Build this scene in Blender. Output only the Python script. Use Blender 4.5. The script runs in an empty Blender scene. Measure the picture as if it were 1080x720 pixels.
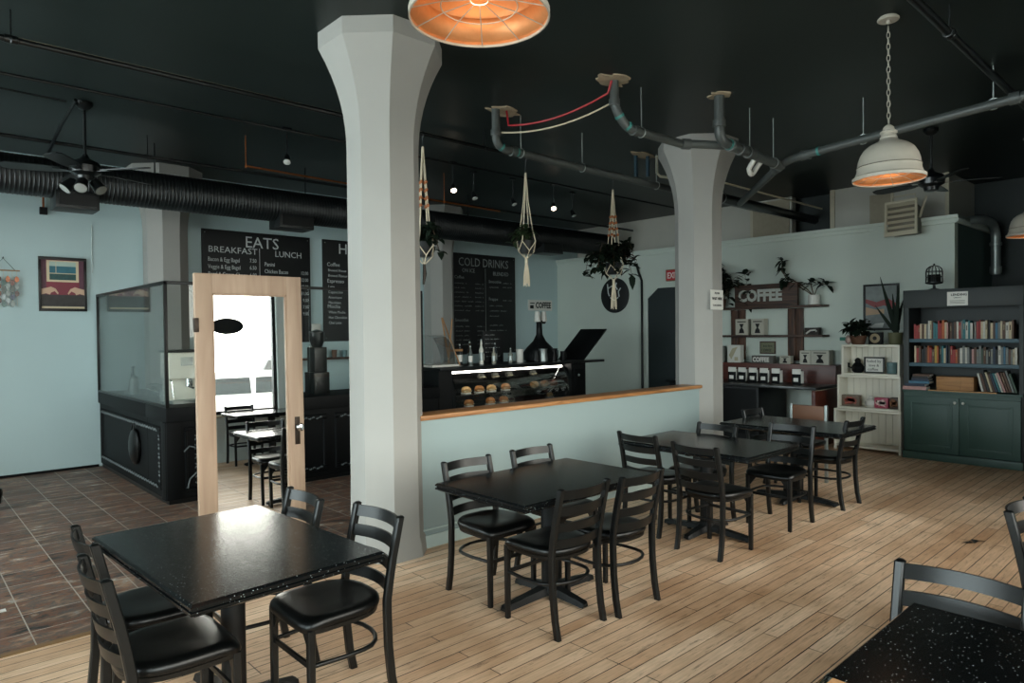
import bpy, bmesh, math, random
from math import sin, cos, pi, radians, sqrt
from mathutils import Vector, Matrix
random.seed(7)
S = bpy.context.scene
COL = S.collection

# ---------------------------------------------------------------- camera
YAW, PITCH, ROLL, EYE = radians(47.3), radians(-0.83), radians(0.63), 1.68
fw = Vector((cos(YAW)*cos(PITCH), sin(YAW)*cos(PITCH), sin(PITCH)))
r0 = Vector((sin(YAW), -cos(YAW), 0)); u0 = r0.cross(fw)
rt = r0*cos(ROLL) - u0*sin(ROLL); up = u0*cos(ROLL) + r0*sin(ROLL)
cd = bpy.data.cameras.new('camera'); cam = bpy.data.objects.new('camera', cd); COL.objects.link(cam)
cd.sensor_width = 36; cd.lens = 24; cd.clip_start = 0.02; cd.clip_end = 200
cam.matrix_world = Matrix(((rt.x, up.x, -fw.x, 0), (rt.y, up.y, -fw.y, 0), (rt.z, up.z, -fw.z, EYE), (0, 0, 0, 1)))
S.camera = cam

# ---------------------------------------------------------------- light and exposure
S.view_settings.view_transform = 'Standard'; S.view_settings.look = 'None'
S.view_settings.gamma = 1; S.view_settings.use_curve_mapping = False
S.view_settings.exposure = 0.14
S.cycles.max_bounces = 8; S.cycles.diffuse_bounces = 5; S.cycles.glossy_bounces = 5
S.cycles.transparent_max_bounces = 12; S.cycles.sample_clamp_indirect = 6
W = bpy.data.worlds.new('overcast_sky'); S.world = W; W.use_nodes = True
bg = W.node_tree.nodes['Background']; bg.inputs[1].default_value = 8.6
wn, wl = W.node_tree.nodes, W.node_tree.links                  # overcast, bluer and brighter towards the side street
wt = wn.new('ShaderNodeTexCoord'); wx = wn.new('ShaderNodeSeparateXYZ'); wm = wn.new('ShaderNodeMapRange'); wr = wn.new('ShaderNodeMix'); wr.data_type = 'RGBA'
wl.new(wt.outputs['Generated'], wx.inputs[0]); wm.inputs[1].default_value = -0.9; wm.inputs[2].default_value = 0.2; wl.new(wx.outputs[0], wm.inputs[0]); wl.new(wm.outputs[0], wr.inputs[0])
wr.inputs[6].default_value = (1.05, 1.20, 1.25, 1); wr.inputs[7].default_value = (1.04, 0.97, 0.88, 1); wl.new(wr.outputs[2], bg.inputs[0])
def portal(name, loc, rot, sx, sy):          # daylight openings: sampling portals for the sky
    l = bpy.data.lights.new(name, 'AREA'); l.shape = 'RECTANGLE'; l.size = sx; l.size_y = sy; l.cycles.is_portal = True
    o = bpy.data.objects.new(name, l); COL.objects.link(o); o.location = loc; o.rotation_euler = rot
FRONT_WINS = [(-2.1, 0.45), (0.70, 2.50), (2.65, 4.06), (4.5, 7.3)]      # x ranges of the street windows
SILL, HEAD = 0.70, 3.15
LEFT_WINS = [(0.2, 4.2), (4.6, 8.9)]                          # y ranges of the side windows
for a, b in FRONT_WINS: portal('window_daylight', ((a+b)/2, -0.70, (SILL+HEAD)/2), (radians(90), 0, 0), b-a, HEAD-SILL)
for a, b in LEFT_WINS: portal('window_daylight', (-2.62, (a+b)/2, (SILL+HEAD)/2), (radians(90), 0, radians(-90)), b-a, HEAD-SILL)

# ---------------------------------------------------------------- materials
def lin(h):
    h = h.lstrip('#'); out = []
    for i in (0, 2, 4):
        c = int(h[i:i+2], 16)/255; out.append(c/12.92 if c <= 0.04045 else ((c+0.055)/1.055)**2.4)
    return (*out, 1)
def nodes(name):
    m = bpy.data.materials.new(name); m.use_nodes = True
    return m, m.node_tree.nodes, m.node_tree.links, m.node_tree.nodes['Principled BSDF']
MATS = {}
def M(name, col='#808080', rough=0.5, metal=0.0, var=0.12, scale=6.0, bump=0.0, spec=0.5, detail=4, coat=0.0, rvar=0.0):
    if name in MATS: return MATS[name]
    m, N, L, P = nodes(name)
    P.inputs['Roughness'].default_value = rough; P.inputs['Metallic'].default_value = metal
    P.inputs['Specular IOR Level'].default_value = spec; P.inputs['Coat Weight'].default_value = coat
    tc = N.new('ShaderNodeTexCoord'); nz = N.new('ShaderNodeTexNoise'); nz.inputs['Scale'].default_value = scale; nz.inputs['Detail'].default_value = detail
    L.new(tc.outputs['Object'], nz.inputs['Vector'])
    mx = N.new('ShaderNodeMix'); mx.data_type = 'RGBA'; c = lin(col)
    mx.inputs[6].default_value = tuple(x*(1-var) for x in c[:3])+(1,); mx.inputs[7].default_value = tuple(min(1, x*(1+var)) for x in c[:3])+(1,)
    L.new(nz.outputs['Fac'], mx.inputs[0]); L.new(mx.outputs[2], P.inputs['Base Color'])
    if rvar:
        mr = N.new('ShaderNodeMapRange'); mr.inputs[3].default_value = rough-rvar; mr.inputs[4].default_value = rough+rvar
        L.new(nz.outputs['Fac'], mr.inputs[0]); L.new(mr.outputs[0], P.inputs['Roughness'])
    if bump:
        b = N.new('ShaderNodeBump'); b.inputs['Strength'].default_value = bump; b.inputs['Distance'].default_value = 0.01
        L.new(nz.outputs['Fac'], b.inputs['Height']); L.new(b.outputs['Normal'], P.inputs['Normal'])
    MATS[name] = m; return m
def EM(name, col, strength):
    if name in MATS: return MATS[name]
    m, N, L, P = nodes(name)
    P.inputs['Base Color'].default_value = lin(col); P.inputs['Emission Color'].default_value = lin(col); P.inputs['Emission Strength'].default_value = strength
    MATS[name] = m; return m
def GLASS(name, tint=(1, 1, 1, 1), refl=1.0):
    if name in MATS: return MATS[name]
    m = bpy.data.materials.new(name); m.use_nodes = True; N, L = m.node_tree.nodes, m.node_tree.links; N.clear()
    o = N.new('ShaderNodeOutputMaterial'); t = N.new('ShaderNodeBsdfTransparent'); t.inputs[0].default_value = tint
    g = N.new('ShaderNodeBsdfGlossy'); g.inputs['Roughness'].default_value = 0.01
    f = N.new('ShaderNodeFresnel'); f.inputs[0].default_value = 1.45
    k = N.new('ShaderNodeMath'); k.operation = 'MULTIPLY'; k.inputs[1].default_value = refl; L.new(f.outputs[0], k.inputs[0])
    x = N.new('ShaderNodeMixShader'); L.new(k.outputs[0], x.inputs[0]); L.new(t.outputs[0], x.inputs[1]); L.new(g.outputs[0], x.inputs[2]); L.new(x.outputs[0], o.inputs[0])
    MATS[name] = m; return m
def mat_planks():
    m, N, L, P = nodes('worn_maple_strips')
    tc = N.new('ShaderNodeTexCoord'); br = N.new('ShaderNodeTexBrick')
    br.offset = 0.37; br.offset_frequency = 3; br.squash = 1
    for k, v in (('Scale', 1.0), ('Mortar Size', 0.0033), ('Mortar Smooth', 0.2), ('Brick Width', 1.35), ('Row Height', 0.083), ('Bias', 0.0)): br.inputs[k].default_value = v
    br.inputs['Color1'].default_value = lin('#f0d5b9'); br.inputs['Color2'].default_value = lin('#d8b494'); br.inputs['Mortar'].default_value = lin('#c4a484')
    L.new(tc.outputs['Object'], br.inputs['Vector'])
    mp = N.new('ShaderNodeMapping'); mp.inputs['Scale'].default_value = (3, 45, 1); L.new(tc.outputs['Object'], mp.inputs['Vector'])
    g = N.new('ShaderNodeTexNoise'); g.inputs['Scale'].default_value = 1.6; g.inputs['Detail'].default_value = 8; g.inputs['Roughness'].default_value = 0.65; L.new(mp.outputs[0], g.inputs['Vector'])
    big = N.new('ShaderNodeTexNoise'); big.inputs['Scale'].default_value = 1.1; big.inputs['Detail'].default_value = 6; L.new(tc.outputs['Object'], big.inputs['Vector'])
    r1 = N.new('ShaderNodeValToRGB'); r1.color_ramp.elements[0].position = 0.32; r1.color_ramp.elements[0].color = (0.82, 0.80, 0.77, 1); r1.color_ramp.elements[1].position = 0.68; r1.color_ramp.elements[1].color = (1.12, 1.1, 1.08, 1)
    L.new(g.outputs['Fac'], r1.inputs[0])
    r2 = N.new('ShaderNodeValToRGB'); r2.color_ramp.elements[0].position = 0.35; r2.color_ramp.elements[0].color = (0.64, 0.56, 0.48, 1); r2.color_ramp.elements[1].position = 0.65; r2.color_ramp.elements[1].color = (1.08, 1.07, 1.06, 1)
    L.new(big.outputs['Fac'], r2.inputs[0])
    a = N.new('ShaderNodeMix'); a.data_type = 'RGBA'; a.blend_type = 'MULTIPLY'; a.inputs[0].default_value = 1; L.new(br.outputs['Color'], a.inputs[6]); L.new(r1.outputs[0], a.inputs[7])
    b = N.new('ShaderNodeMix'); b.data_type = 'RGBA'; b.blend_type = 'MULTIPLY'; b.inputs[0].default_value = 1; L.new(a.outputs[2], b.inputs[6]); L.new(r2.outputs[0], b.inputs[7])
    # dark worn gouges along the joints
    mp2 = N.new('ShaderNodeMapping'); mp2.inputs['Scale'].default_value = (1.1, 9, 1); L.new(tc.outputs['Object'], mp2.inputs['Vector'])
    st = N.new('ShaderNodeTexNoise'); st.inputs['Scale'].default_value = 3.6; st.inputs['Detail'].default_value = 9; st.inputs['Roughness'].default_value = 0.75; L.new(mp2.outputs[0], st.inputs['Vector'])
    r3 = N.new('ShaderNodeValToRGB'); r3.color_ramp.elements[0].position = 0.545; r3.color_ramp.elements[0].color = (0, 0, 0, 1); r3.color_ramp.elements[1].position = 0.68; r3.color_ramp.elements[1].color = (0.75, 0.75, 0.75, 1); L.new(st.outputs['Fac'], r3.inputs[0])
    c = N.new('ShaderNodeMix'); c.data_type = 'RGBA'; L.new(r3.outputs[0], c.inputs[0]); L.new(b.outputs[2], c.inputs[6]); c.inputs[7].default_value = lin('#5a4230')
    # open seams: dark in stretches, nearly closed elsewhere
    mp3 = N.new('ShaderNodeMapping'); mp3.inputs['Scale'].default_value = (1.3, 11, 1); L.new(tc.outputs['Object'], mp3.inputs['Vector'])
    sn = N.new('ShaderNodeTexNoise'); sn.inputs['Scale'].default_value = 1.7; sn.inputs['Detail'].default_value = 5; L.new(mp3.outputs[0], sn.inputs['Vector'])
    sr = N.new('ShaderNodeMapRange'); sr.inputs[1].default_value = 0.36; sr.inputs[2].default_value = 0.58; sr.inputs[3].default_value = 0.35; sr.inputs[4].default_value = 1.0; L.new(sn.outputs['Fac'], sr.inputs[0])
    sm = N.new('ShaderNodeMath'); sm.operation = 'MULTIPLY'; L.new(sr.outputs[0], sm.inputs[0]); L.new(br.outputs['Fac'], sm.inputs[1])
    e = N.new('ShaderNodeMix'); e.data_type = 'RGBA'; L.new(sm.outputs[0], e.inputs[0]); L.new(c.outputs[2], e.inputs[6]); e.inputs[7].default_value = lin('#1f1611')
    L.new(e.outputs[2], P.inputs['Base Color'])
    mr = N.new('ShaderNodeMapRange'); mr.inputs[3].default_value = 0.38; mr.inputs[4].default_value = 0.62; L.new(big.outputs['Fac'], mr.inputs[0]); L.new(mr.outputs[0], P.inputs['Roughness'])
    P.inputs['Specular IOR Level'].default_value = 0.35
    bp = N.new('ShaderNodeBump'); bp.inputs['Strength'].default_value = 0.25; bp.inputs['Distance'].default_value = 0.004; bp.invert = True
    L.new(br.outputs['Fac'], bp.inputs['Height']); L.new(bp.outputs[0], P.inputs['Normal'])
    return m
def mat_slate():
    m, N, L, P = nodes('rust_slate_tiles')
    tc = N.new('ShaderNodeTexCoord'); mp = N.new('ShaderNodeMapping'); mp.inputs['Location'].default_value = (0.045, 0.05, 0); L.new(tc.outputs['Object'], mp.inputs['Vector'])
    br = N.new('ShaderNodeTexBrick'); br.offset = 0; br.squash = 1
    for k, v in (('Scale', 1.0), ('Mortar Size', 0.0036), ('Mortar Smooth', 0.1), ('Brick Width', 0.3175), ('Row Height', 0.3175), ('Bias', 0.0)): br.inputs[k].default_value = v
    br.inputs['Color1'].default_value = (0.75, 0.75, 0.75, 1); br.inputs['Color2'].default_value = (1.2, 1.2, 1.2, 1); br.inputs['Mortar'].default_value = (1, 1, 1, 1)
    L.new(mp.outputs[0], br.inputs['Vector'])
    mp2 = N.new('ShaderNodeMapping'); mp2.inputs['Scale'].default_value = (1, 2.6, 1); mp2.inputs['Rotation'].default_value = (0, 0, 0.2); L.new(tc.outputs['Object'], mp2.inputs['Vector'])
    nz = N.new('ShaderNodeTexNoise'); nz.inputs['Scale'].default_value = 3.4; nz.inputs['Detail'].default_value = 9; nz.inputs['Roughness'].default_value = 0.68; nz.inputs['Distortion'].default_value = 0.6; L.new(mp2.outputs[0], nz.inputs['Vector'])
    cr = N.new('ShaderNodeValToRGB'); e = cr.color_ramp.elements
    e[0].position = 0.28; e[0].color = lin('#252928'); e[1].position = 0.72; e[1].color = lin('#e8dfd0')
    for p, c in ((0.38, '#453f3a'), (0.45, '#7a523d'), (0.52, '#57514c'), (0.58, '#8f6a50'), (0.64, '#8a857c')):
        x = e.new(p); x.color = lin(c)
    L.new(nz.outputs['Fac'], cr.inputs[0])
    a = N.new('ShaderNodeMix'); a.data_type = 'RGBA'; a.blend_type = 'MULTIPLY'; a.inputs[0].default_value = 1; L.new(cr.outputs[0], a.inputs[6]); L.new(br.outputs['Color'], a.inputs[7])
    c = N.new('ShaderNodeMix'); c.data_type = 'RGBA'; L.new(br.outputs['Fac'], c.inputs[0]); L.new(a.outputs[2], c.inputs[6]); c.inputs[7].default_value = lin('#a79c8f')
    L.new(c.outputs[2], P.inputs['Base Color']); P.inputs['Roughness'].default_value = 0.5; P.inputs['Specular IOR Level'].default_value = 0.35
    bp = N.new('ShaderNodeBump'); bp.inputs['Strength'].default_value = 0.4; bp.inputs['Distance'].default_value = 0.006; L.new(nz.outputs['Fac'], bp.inputs['Height']); L.new(bp.outputs[0], P.inputs['Normal'])
    return m
def mat_speckle():
    m, N, L, P = nodes('black_speckled_laminate')
    tc = N.new('ShaderNodeTexCoord'); v = N.new('ShaderNodeTexVoronoi'); v.inputs['Scale'].default_value = 130; L.new(tc.outputs['Object'], v.inputs['Vector'])
    r = N.new('ShaderNodeValToRGB'); r.color_ramp.elements[0].position = 0.16; r.color_ramp.elements[0].color = (1, 1, 1, 1); r.color_ramp.elements[1].position = 0.30; r.color_ramp.elements[1].color = (0, 0, 0, 1); L.new(v.outputs['Distance'], r.inputs[0])
    sp = N.new('ShaderNodeSeparateColor'); L.new(v.outputs['Color'], sp.inputs[0])
    g = N.new('ShaderNodeMath'); g.operation = 'GREATER_THAN'; g.inputs[1].default_value = 0.80; L.new(sp.outputs[0], g.inputs[0])
    k = N.new('ShaderNodeMath'); k.operation = 'MULTIPLY'; L.new(r.outputs[0], k.inputs[0]); L.new(g.outputs[0], k.inputs[1])
    k2 = N.new('ShaderNodeMath'); k2.operation = 'MULTIPLY'; L.new(k.outputs[0], k2.inputs[0]); L.new(sp.outputs[1], k2.inputs[1])
    mx = N.new('ShaderNodeMix'); mx.data_type = 'RGBA'; L.new(k2.outputs[0], mx.inputs[0]); mx.inputs[6].default_value = lin('#0c0e0f'); mx.inputs[7].default_value = lin('#a9b2b2')
    L.new(mx.outputs[2], P.inputs['Base Color']); P.inputs['Roughness'].default_value = 0.19; P.inputs['Specular IOR Level'].default_value = 0.36
    return m
def mat_wood(name, c1, c2, axis=0, rough=0.5, scale=1.0):
    m, N, L, P = nodes(name)
    tc = N.new('ShaderNodeTexCoord'); mp = N.new('ShaderNodeMapping'); s = [28*scale]*3; s[axis] = 2.2*scale; mp.inputs['Scale'].default_value = s; L.new(tc.outputs['Object'], mp.inputs['Vector'])
    nz = N.new('ShaderNodeTexNoise'); nz.inputs['Scale'].default_value = 1; nz.inputs['Detail'].default_value = 7; nz.inputs['Distortion'].default_value = 0.8; L.new(mp.outputs[0], nz.inputs['Vector'])
    cr = N.new('ShaderNodeValToRGB'); cr.color_ramp.elements[0].position = 0.35; cr.color_ramp.elements[0].color = lin(c1); cr.color_ramp.elements[1].position = 0.65; cr.color_ramp.elements[1].color = lin(c2)
    L.new(nz.outputs['Fac'], cr.inputs[0]); L.new(cr.outputs[0], P.inputs['Base Color']); P.inputs['Roughness'].default_value = rough
    MATS[name] = m; return m

m_ceil = M('black_ceiling_paint', '#19211f', 0.42, var=0.2, scale=0.8, bump=0.05, spec=0.35)
m_teal = M('pale_teal_wall_paint', '#93a3a3', 0.62, var=0.05, scale=1.5, bump=0.03, spec=0.3)
m_tealb = M('daylit_blue_teal_wall_paint', '#b5c9ca', 0.62, var=0.05, scale=1.5, bump=0.03, spec=0.3)  # back wall teal, lightened and blued in place of daylight
m_tealr = M('lightened_grey_green_teal_wall_paint', '#c4ccc3', 0.62, var=0.05, scale=1.5, bump=0.03, spec=0.3)  # right wall teal, lightened to make up for weak light there
m_tealdk = M('shaded_teal_wall_paint', '#3b4f4d', 0.6, var=0.08, scale=1.5)  # shadow on the enclosure's side wall put into its colour
m_white = M('chalky_white_column_paint', '#989691', 0.65, var=0.06, scale=3, bump=0.12, spec=0.3)
m_trimw = M('pale_trim_paint', '#b4c6c3', 0.5, var=0.04)
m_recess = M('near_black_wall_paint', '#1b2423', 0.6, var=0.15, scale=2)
m_beige = M('dull_grey_board', '#b3b0a6', 0.7, var=0.08, scale=3)
m_beige2 = M('tan_board', '#9c927f', 0.75, var=0.15, scale=14)
m_floor = mat_planks(); m_tile = mat_slate(); m_top = mat_speckle()
m_cap = mat_wood('honey_oak_cap', '#8a5a30', '#b98350', 0, 0.45)
m_door = mat_wood('limed_cream_door_wood', '#957b66', '#a88f79', 2, 0.55, 0.5)
m_rustic = mat_wood('dark_rustic_plank', '#2a1b14', '#4f3425', 1, 0.6)
m_rusticv = mat_wood('rustic_upright_plank', '#2f1d14', '#5c3a26', 2, 0.6)
m_redwood = mat_wood('reddish_brown_laminate', '#4a1f16', '#5d2a1d', 1, 0.4, 0.5)
m_cardb = M('tan_cardboard', '#b8895c', 0.8, var=0.08)
m_blk = M('black_powder_coat', '#090b0b', 0.36, var=0.1, scale=20, spec=0.4)
m_vinyl = M('black_vinyl', '#040505', 0.33, var=0.1, scale=10, bump=0.02, spec=0.35)
m_iron = M('black_cast_iron', '#0a0c0d', 0.5, var=0.15, scale=25, bump=0.06, spec=0.3)
m_ornate = M('black_carved_wood', '#060809', 0.6, var=0.15, scale=12, bump=0.05, spec=0.2)
m_carvehi = M('painted_grey_highlight_on_black_carving', '#5a6060', 0.5, var=0.4, scale=40)  # grey stands in for light catching the carved relief
m_pipeb = M('gloss_black_pipe_paint', '#0e1112', 0.28, var=0.1)
m_pipeg = M('grey_drain_pipe', '#4c504e', 0.42, var=0.12, scale=5)
m_steel = M('galvanised_steel', '#9da3a0', 0.4, metal=0.7, var=0.2, scale=9)
m_chrome = M('chrome', '#c8cccc', 0.12, metal=1.0, var=0.02)
m_copper = M('copper', '#b4683c', 0.35, metal=0.9, var=0.15)
m_liner = M('hammered_copper_liner', '#c98a58', 0.45, metal=0.5, var=0.18, scale=30, bump=0.15)
m_lampw = M('distressed_white_enamel', '#aca598', 0.5, var=0.08, scale=14)
m_lampl = M('dark_rub_line', '#5d574c', 0.6, var=0.2)
m_board = M('black_chalkboard', '#0d0f10', 0.55, var=0.2, scale=3)
m_chalk = M('white_chalk', '#c4c9c8', 0.9, var=0.25, scale=60)
m_chalkd = M('faint_chalk', '#878c8b', 0.9, var=0.3, scale=60)
m_leaf = M('dark_green_leaf', '#26381f', 0.45, var=0.35, scale=9)
m_leafd = M('deep_green_leaf', '#131e14', 0.65, var=0.3, scale=9, spec=0.15)
m_leafr = M('dusky_red_leaf', '#5a2024', 0.5, var=0.3, scale=9)
m_stem = M('brown_stem', '#4b3a28', 0.7)
m_cordm = M('cream_cotton_cord', '#cdbfa6', 0.9, var=0.12, scale=50)
m_bead = M('wooden_bead', '#a5623a', 0.5, var=0.3, scale=30)
m_potb = M('dark_glazed_pot', '#1c2022', 0.35)
m_potw = M('white_glazed_pot', '#cfccc4', 0.4, var=0.04)
m_pott = M('brown_clay_pot', '#5a3d2c', 0.6, var=0.15)
m_potc = M('blue_grey_pot', '#5e7779', 0.45)
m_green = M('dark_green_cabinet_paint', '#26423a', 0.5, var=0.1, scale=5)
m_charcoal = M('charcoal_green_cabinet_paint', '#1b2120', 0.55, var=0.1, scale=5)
m_shelfb = M('slate_blue_shelf_edge', '#33505c', 0.5, var=0.08)
m_shelfw = M('antique_white_paint', '#dcd7c9', 0.55, var=0.06, scale=4)
m_paper = M('white_paper', '#d9d6cf', 0.85, var=0.03)
m_ink = M('black_ink', '#161718', 0.8)
m_red = M('red_plastic', '#a3202a', 0.45)
m_mirror = M('mirror_silver', '#f2f5f5', 0.0, metal=1.0, var=0.0)
m_brass = M('dark_bronze', '#2b2119', 0.4, metal=0.6)
m_plaster = M('broken_plaster', '#a09078', 0.9, var=0.35, scale=14, bump=0.6)
m_duct = M('black_duct_paint', '#0d1112', 0.42, var=0.15, scale=4)
m_tan = M('tan_vinyl', '#6a452f', 0.5, var=0.1)
m_cream = M('cream_enamel', '#b9b09a', 0.5, var=0.06)
m_bun = M('toasted_bun', '#a9703c', 0.6, var=0.35, scale=12)
m_bun2 = M('pale_flaky_pastry', '#c99f68', 0.6, var=0.3, scale=16)
g_win = GLASS('window_glass', (0.97, 0.99, 0.98, 1)); g_case = GLASS('case_glass', (0.97, 0.985, 0.98, 1), 0.8); g_clear = GLASS('clear_acrylic', (0.98, 0.985, 0.985, 1), 0.5)

# ---------------------------------------------------------------- builders
class MB:
    WORLD = True
    def __init__(s): s.v = []; s.f = []; s.m = []; s.mats = []
    def _mi(s, m):
        if m is None: return 0
        if m not in s.mats: s.mats.append(m)
        return s.mats.index(m)
    def add(s, vs, fs, m=None):
        o = len(s.v); s.v += [Vector(v) for v in vs]; k = s._mi(m)
        for f in fs: s.f.append(tuple(i+o for i in f)); s.m.append(k)
        return s
    def box(s, x0, x1, y0, y1, z0, z1, m=None):
        return s.add([(x0, y0, z0), (x1, y0, z0), (x1, y1, z0), (x0, y1, z0), (x0, y0, z1), (x1, y0, z1), (x1, y1, z1), (x0, y1, z1)],
                     [(0, 3, 2, 1), (4, 5, 6, 7), (0, 1, 5, 4), (1, 2, 6, 5), (2, 3, 7, 6), (3, 0, 4, 7)], m)
    def rings(s, rs, closed=True, cap=True, m=None):
        n = len(rs[0]); vs = [p for r in rs for p in r]; fs = []
        for i in range(len(rs)-1):
            for j in range(n if closed else n-1):
                k = (j+1) % n; fs.append((i*n+j, i*n+k, (i+1)*n+k, (i+1)*n+j))
        if cap and closed: fs.append(tuple(range(n-1, -1, -1))); fs.append(tuple((len(rs)-1)*n+j for j in range(n)))
        return s.add(vs, fs, m)
    def cyl(s, p0, p1, ra, rb=None, n=16, m=None):
        rb = ra if rb is None else rb; return s.tube([p0, p1], [ra, rb], n, m)
    def tube(s, pts, r, n=8, m=None, closed=False, flat=1.0):
        pts = [Vector(p) for p in pts]; N = len(pts)
        rr = r if isinstance(r, (list, tuple)) else [r]*N
        rs = []; up0 = None
        for i in range(N):
            if closed: t = pts[(i+1) % N]-pts[i-1]
            else: t = pts[min(i+1, N-1)]-pts[max(i-1, 0)]
            t.normalize()
            if up0 is None: up0 = Vector((0, 0, 1)) if abs(t.z) < 0.9 else Vector((1, 0, 0))
            a = t.cross(up0); a.normalize(); b = a.cross(t); b.normalize(); up0 = b
            rs.append([pts[i]+a*(cos(2*pi*k/n)*rr[i])+b*(sin(2*pi*k/n)*rr[i]*flat) for k in range(n)])
        if closed:
            rs.append(rs[0]); return s.rings(rs, True, False, m)
        return s.rings(rs, True, True, m)
    def lathe(s, prof, c=(0, 0, 0), n=24, m=None, axis='z', cap=True):
        c = Vector(c); rs = []
        for r, z in prof:
            q = []
            for k in range(n):
                a = 2*pi*k/n; x, y = r*cos(a), r*sin(a)
                q.append(c+(Vector((x, y, z)) if axis == 'z' else Vector((z, x, y)) if axis == 'x' else Vector((y, z, x))))
            rs.append(q)
        return s.rings(rs, True, cap, m)
    def prism(s, poly, axis, a, b, m=None):          # poly of 2-D points extruded along an axis
        def P(p, t): return (t, p[0], p[1]) if axis == 'x' else (p[0], t, p[1]) if axis == 'y' else (p[0], p[1], t)
        return s.rings([[P(p, a) for p in poly], [P(p, b) for p in poly]], True, True, m)
    def ball(s, c, rx, ry=None, rz=None, n=10, k=7, m=None):
        ry = ry or rx; rz = rz or rx
        return s.rings([[(c[0]+rx*sin(pi*i/k)*cos(2*pi*j/n), c[1]+ry*sin(pi*i/k)*sin(2*pi*j/n), c[2]-rz*cos(pi*i/k)) for j in range(n)] for i in [0.15]+list(range(1, k))+[k-0.15]], True, True, m)
    def leaf(s, p, d, ln, w, droop=0.3, m=None):
        p = Vector(p); d = Vector(d).normalized(); sd = d.cross(Vector((0, 0, 1)))
        if sd.length < 0.1: sd = Vector((1, 0, 0))
        sd.normalize(); nn = sd.cross(d); q = lambda t, k: p+d*(ln*t)+sd*(w*k)-Vector((0, 0, 1))*(droop*ln*t*t)+nn*(abs(k)*w*0.35)
        return s.add([q(0, 0), q(.35, -.5), q(.35, 0), q(.35, .5), q(.7, -.4), q(.7, 0), q(.7, .4), q(1, 0)],
                     [(0, 2, 1), (0, 3, 2), (1, 2, 5, 4), (2, 3, 6, 5), (4, 5, 7), (5, 6, 7)], m)
    def merge(s, me, M4, m=None):
        return s.add([M4 @ v.co for v in me.vertices], [tuple(p.vertices) for p in me.polygons], m)
    def xf(s, M4): s.v = [M4 @ v for v in s.v]; return s
    def build(s, name, mat, parent=None, bevel=0, smooth=35, w=None, seg=2):
        w = MB.WORLD if w is None else w
        me = bpy.data.meshes.new(name)
        off = Vector((0, 0, 0))
        if w and parent is not None:
            p = parent
            while p is not None: off += p.location; p = p.parent
        me.from_pydata([v-off for v in s.v], [], s.f)
        mats = s.mats if s.mats else [mat]
        if mat is not None and s.mats and mat not in s.mats: pass
        for x in mats: me.materials.append(x)
        if len(mats) > 1: me.polygons.foreach_set('material_index', s.m)
        bm = bmesh.new(); bm.from_mesh(me)
        bmesh.ops.recalc_face_normals(bm, faces=bm.faces)
        if bevel:
            es = [e for e in bm.edges if len(e.link_faces) == 2 and e.calc_face_angle(0) > radians(30)]
            bmesh.ops.bevel(bm, geom=es, offset=bevel, segments=seg, profile=0.6, affect='EDGES', clamp_overlap=True)
        bm.to_mesh(me); bm.free()
        if smooth:
            me.polygons.foreach_set('use_smooth', [True]*len(me.polygons)); me.set_sharp_from_angle(angle=radians(smooth))
        o = bpy.data.objects.new(name, me); COL.objects.link(o)
        if parent is not None: o.parent = parent
        return o
def tag(o, label, cat, group=None, kind=None):
    if label: o['label'] = label
    if cat: o['category'] = cat
    if group: o['group'] = group
    if kind: o['kind'] = kind
    return o
def thing(name, label, cat, loc=(0, 0, 0), rz=0, group=None, rx=0, ry=0):
    o = bpy.data.objects.new(name, None); COL.objects.link(o); o.location = loc; o.rotation_euler = (rx, ry, rz); o.empty_display_size = 0.1
    return tag(o, label, cat, group)
def struct(mb, name, mat, parent=None, bevel=0, **k):
    o = mb.build(name, mat, parent, bevel, **k)
    if parent is None: o['kind'] = 'structure'
    return o
def dup(root, label, loc, rz=None, group=None):
    r = root.copy(); COL.objects.link(r); r.location = loc
    if rz is not None: r.rotation_euler[2] = rz
    r['label'] = label
    if group: r['group'] = group
    for ch in list(root.children):
        c = ch.copy(); COL.objects.link(c); c.parent = r
        for g in list(ch.children):
            d = g.copy(); COL.objects.link(d); d.parent = c
    return r
_tc = {}
def text_mesh(body, size, align='LEFT', bold=0.0, depth=0.001):
    cu = bpy.data.curves.new('t', 'FONT'); cu.body = body; cu.size = size; cu.align_x = align; cu.extrude = depth; cu.offset = bold; cu.resolution_u = 2
    o = bpy.data.objects.new('t', cu); COL.objects.link(o)
    dg = bpy.context.evaluated_depsgraph_get(); me = bpy.data.meshes.new_from_object(o.evaluated_get(dg))
    bpy.data.objects.remove(o); bpy.data.curves.remove(cu); return me
def rotY(): return Matrix.Rotation(radians(90), 4, 'X')                                     # reads from -Y
def rotX(): return Matrix.Rotation(radians(-90), 4, 'Z') @ Matrix.Rotation(radians(90), 4, 'X')   # reads from -X
class Rows:                                    # every line of a board becomes a part of its own
    def __init__(s, t, m, dz): s.t = t; s.m = m; s.dz = dz
    def box(s, *a): MB().box(*a).xf(Matrix.Translation((0, 0, s.dz))).build('divider_line', s.m, s.t, smooth=0); return s
def put_text(mb, body, size, loc, face='y', align='LEFT', bold=0.0, m=None, sx=1.0):
    if isinstance(mb, Rows):
        one = put_text(MB(), body, size, loc, face, align, bold, None, sx).xf(Matrix.Translation((0, 0, mb.dz)))
        one.build('lettering' if size > .11 else 'text_line', mb.m, mb.t, smooth=0); return mb
    me = text_mesh(body, size, align, bold); R = rotY() if face == 'y' else rotX()
    mb.merge(me, Matrix.Translation(loc) @ R @ Matrix.Diagonal((sx, 1, 1, 1)), m); bpy.data.meshes.remove(me); return mb
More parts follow.
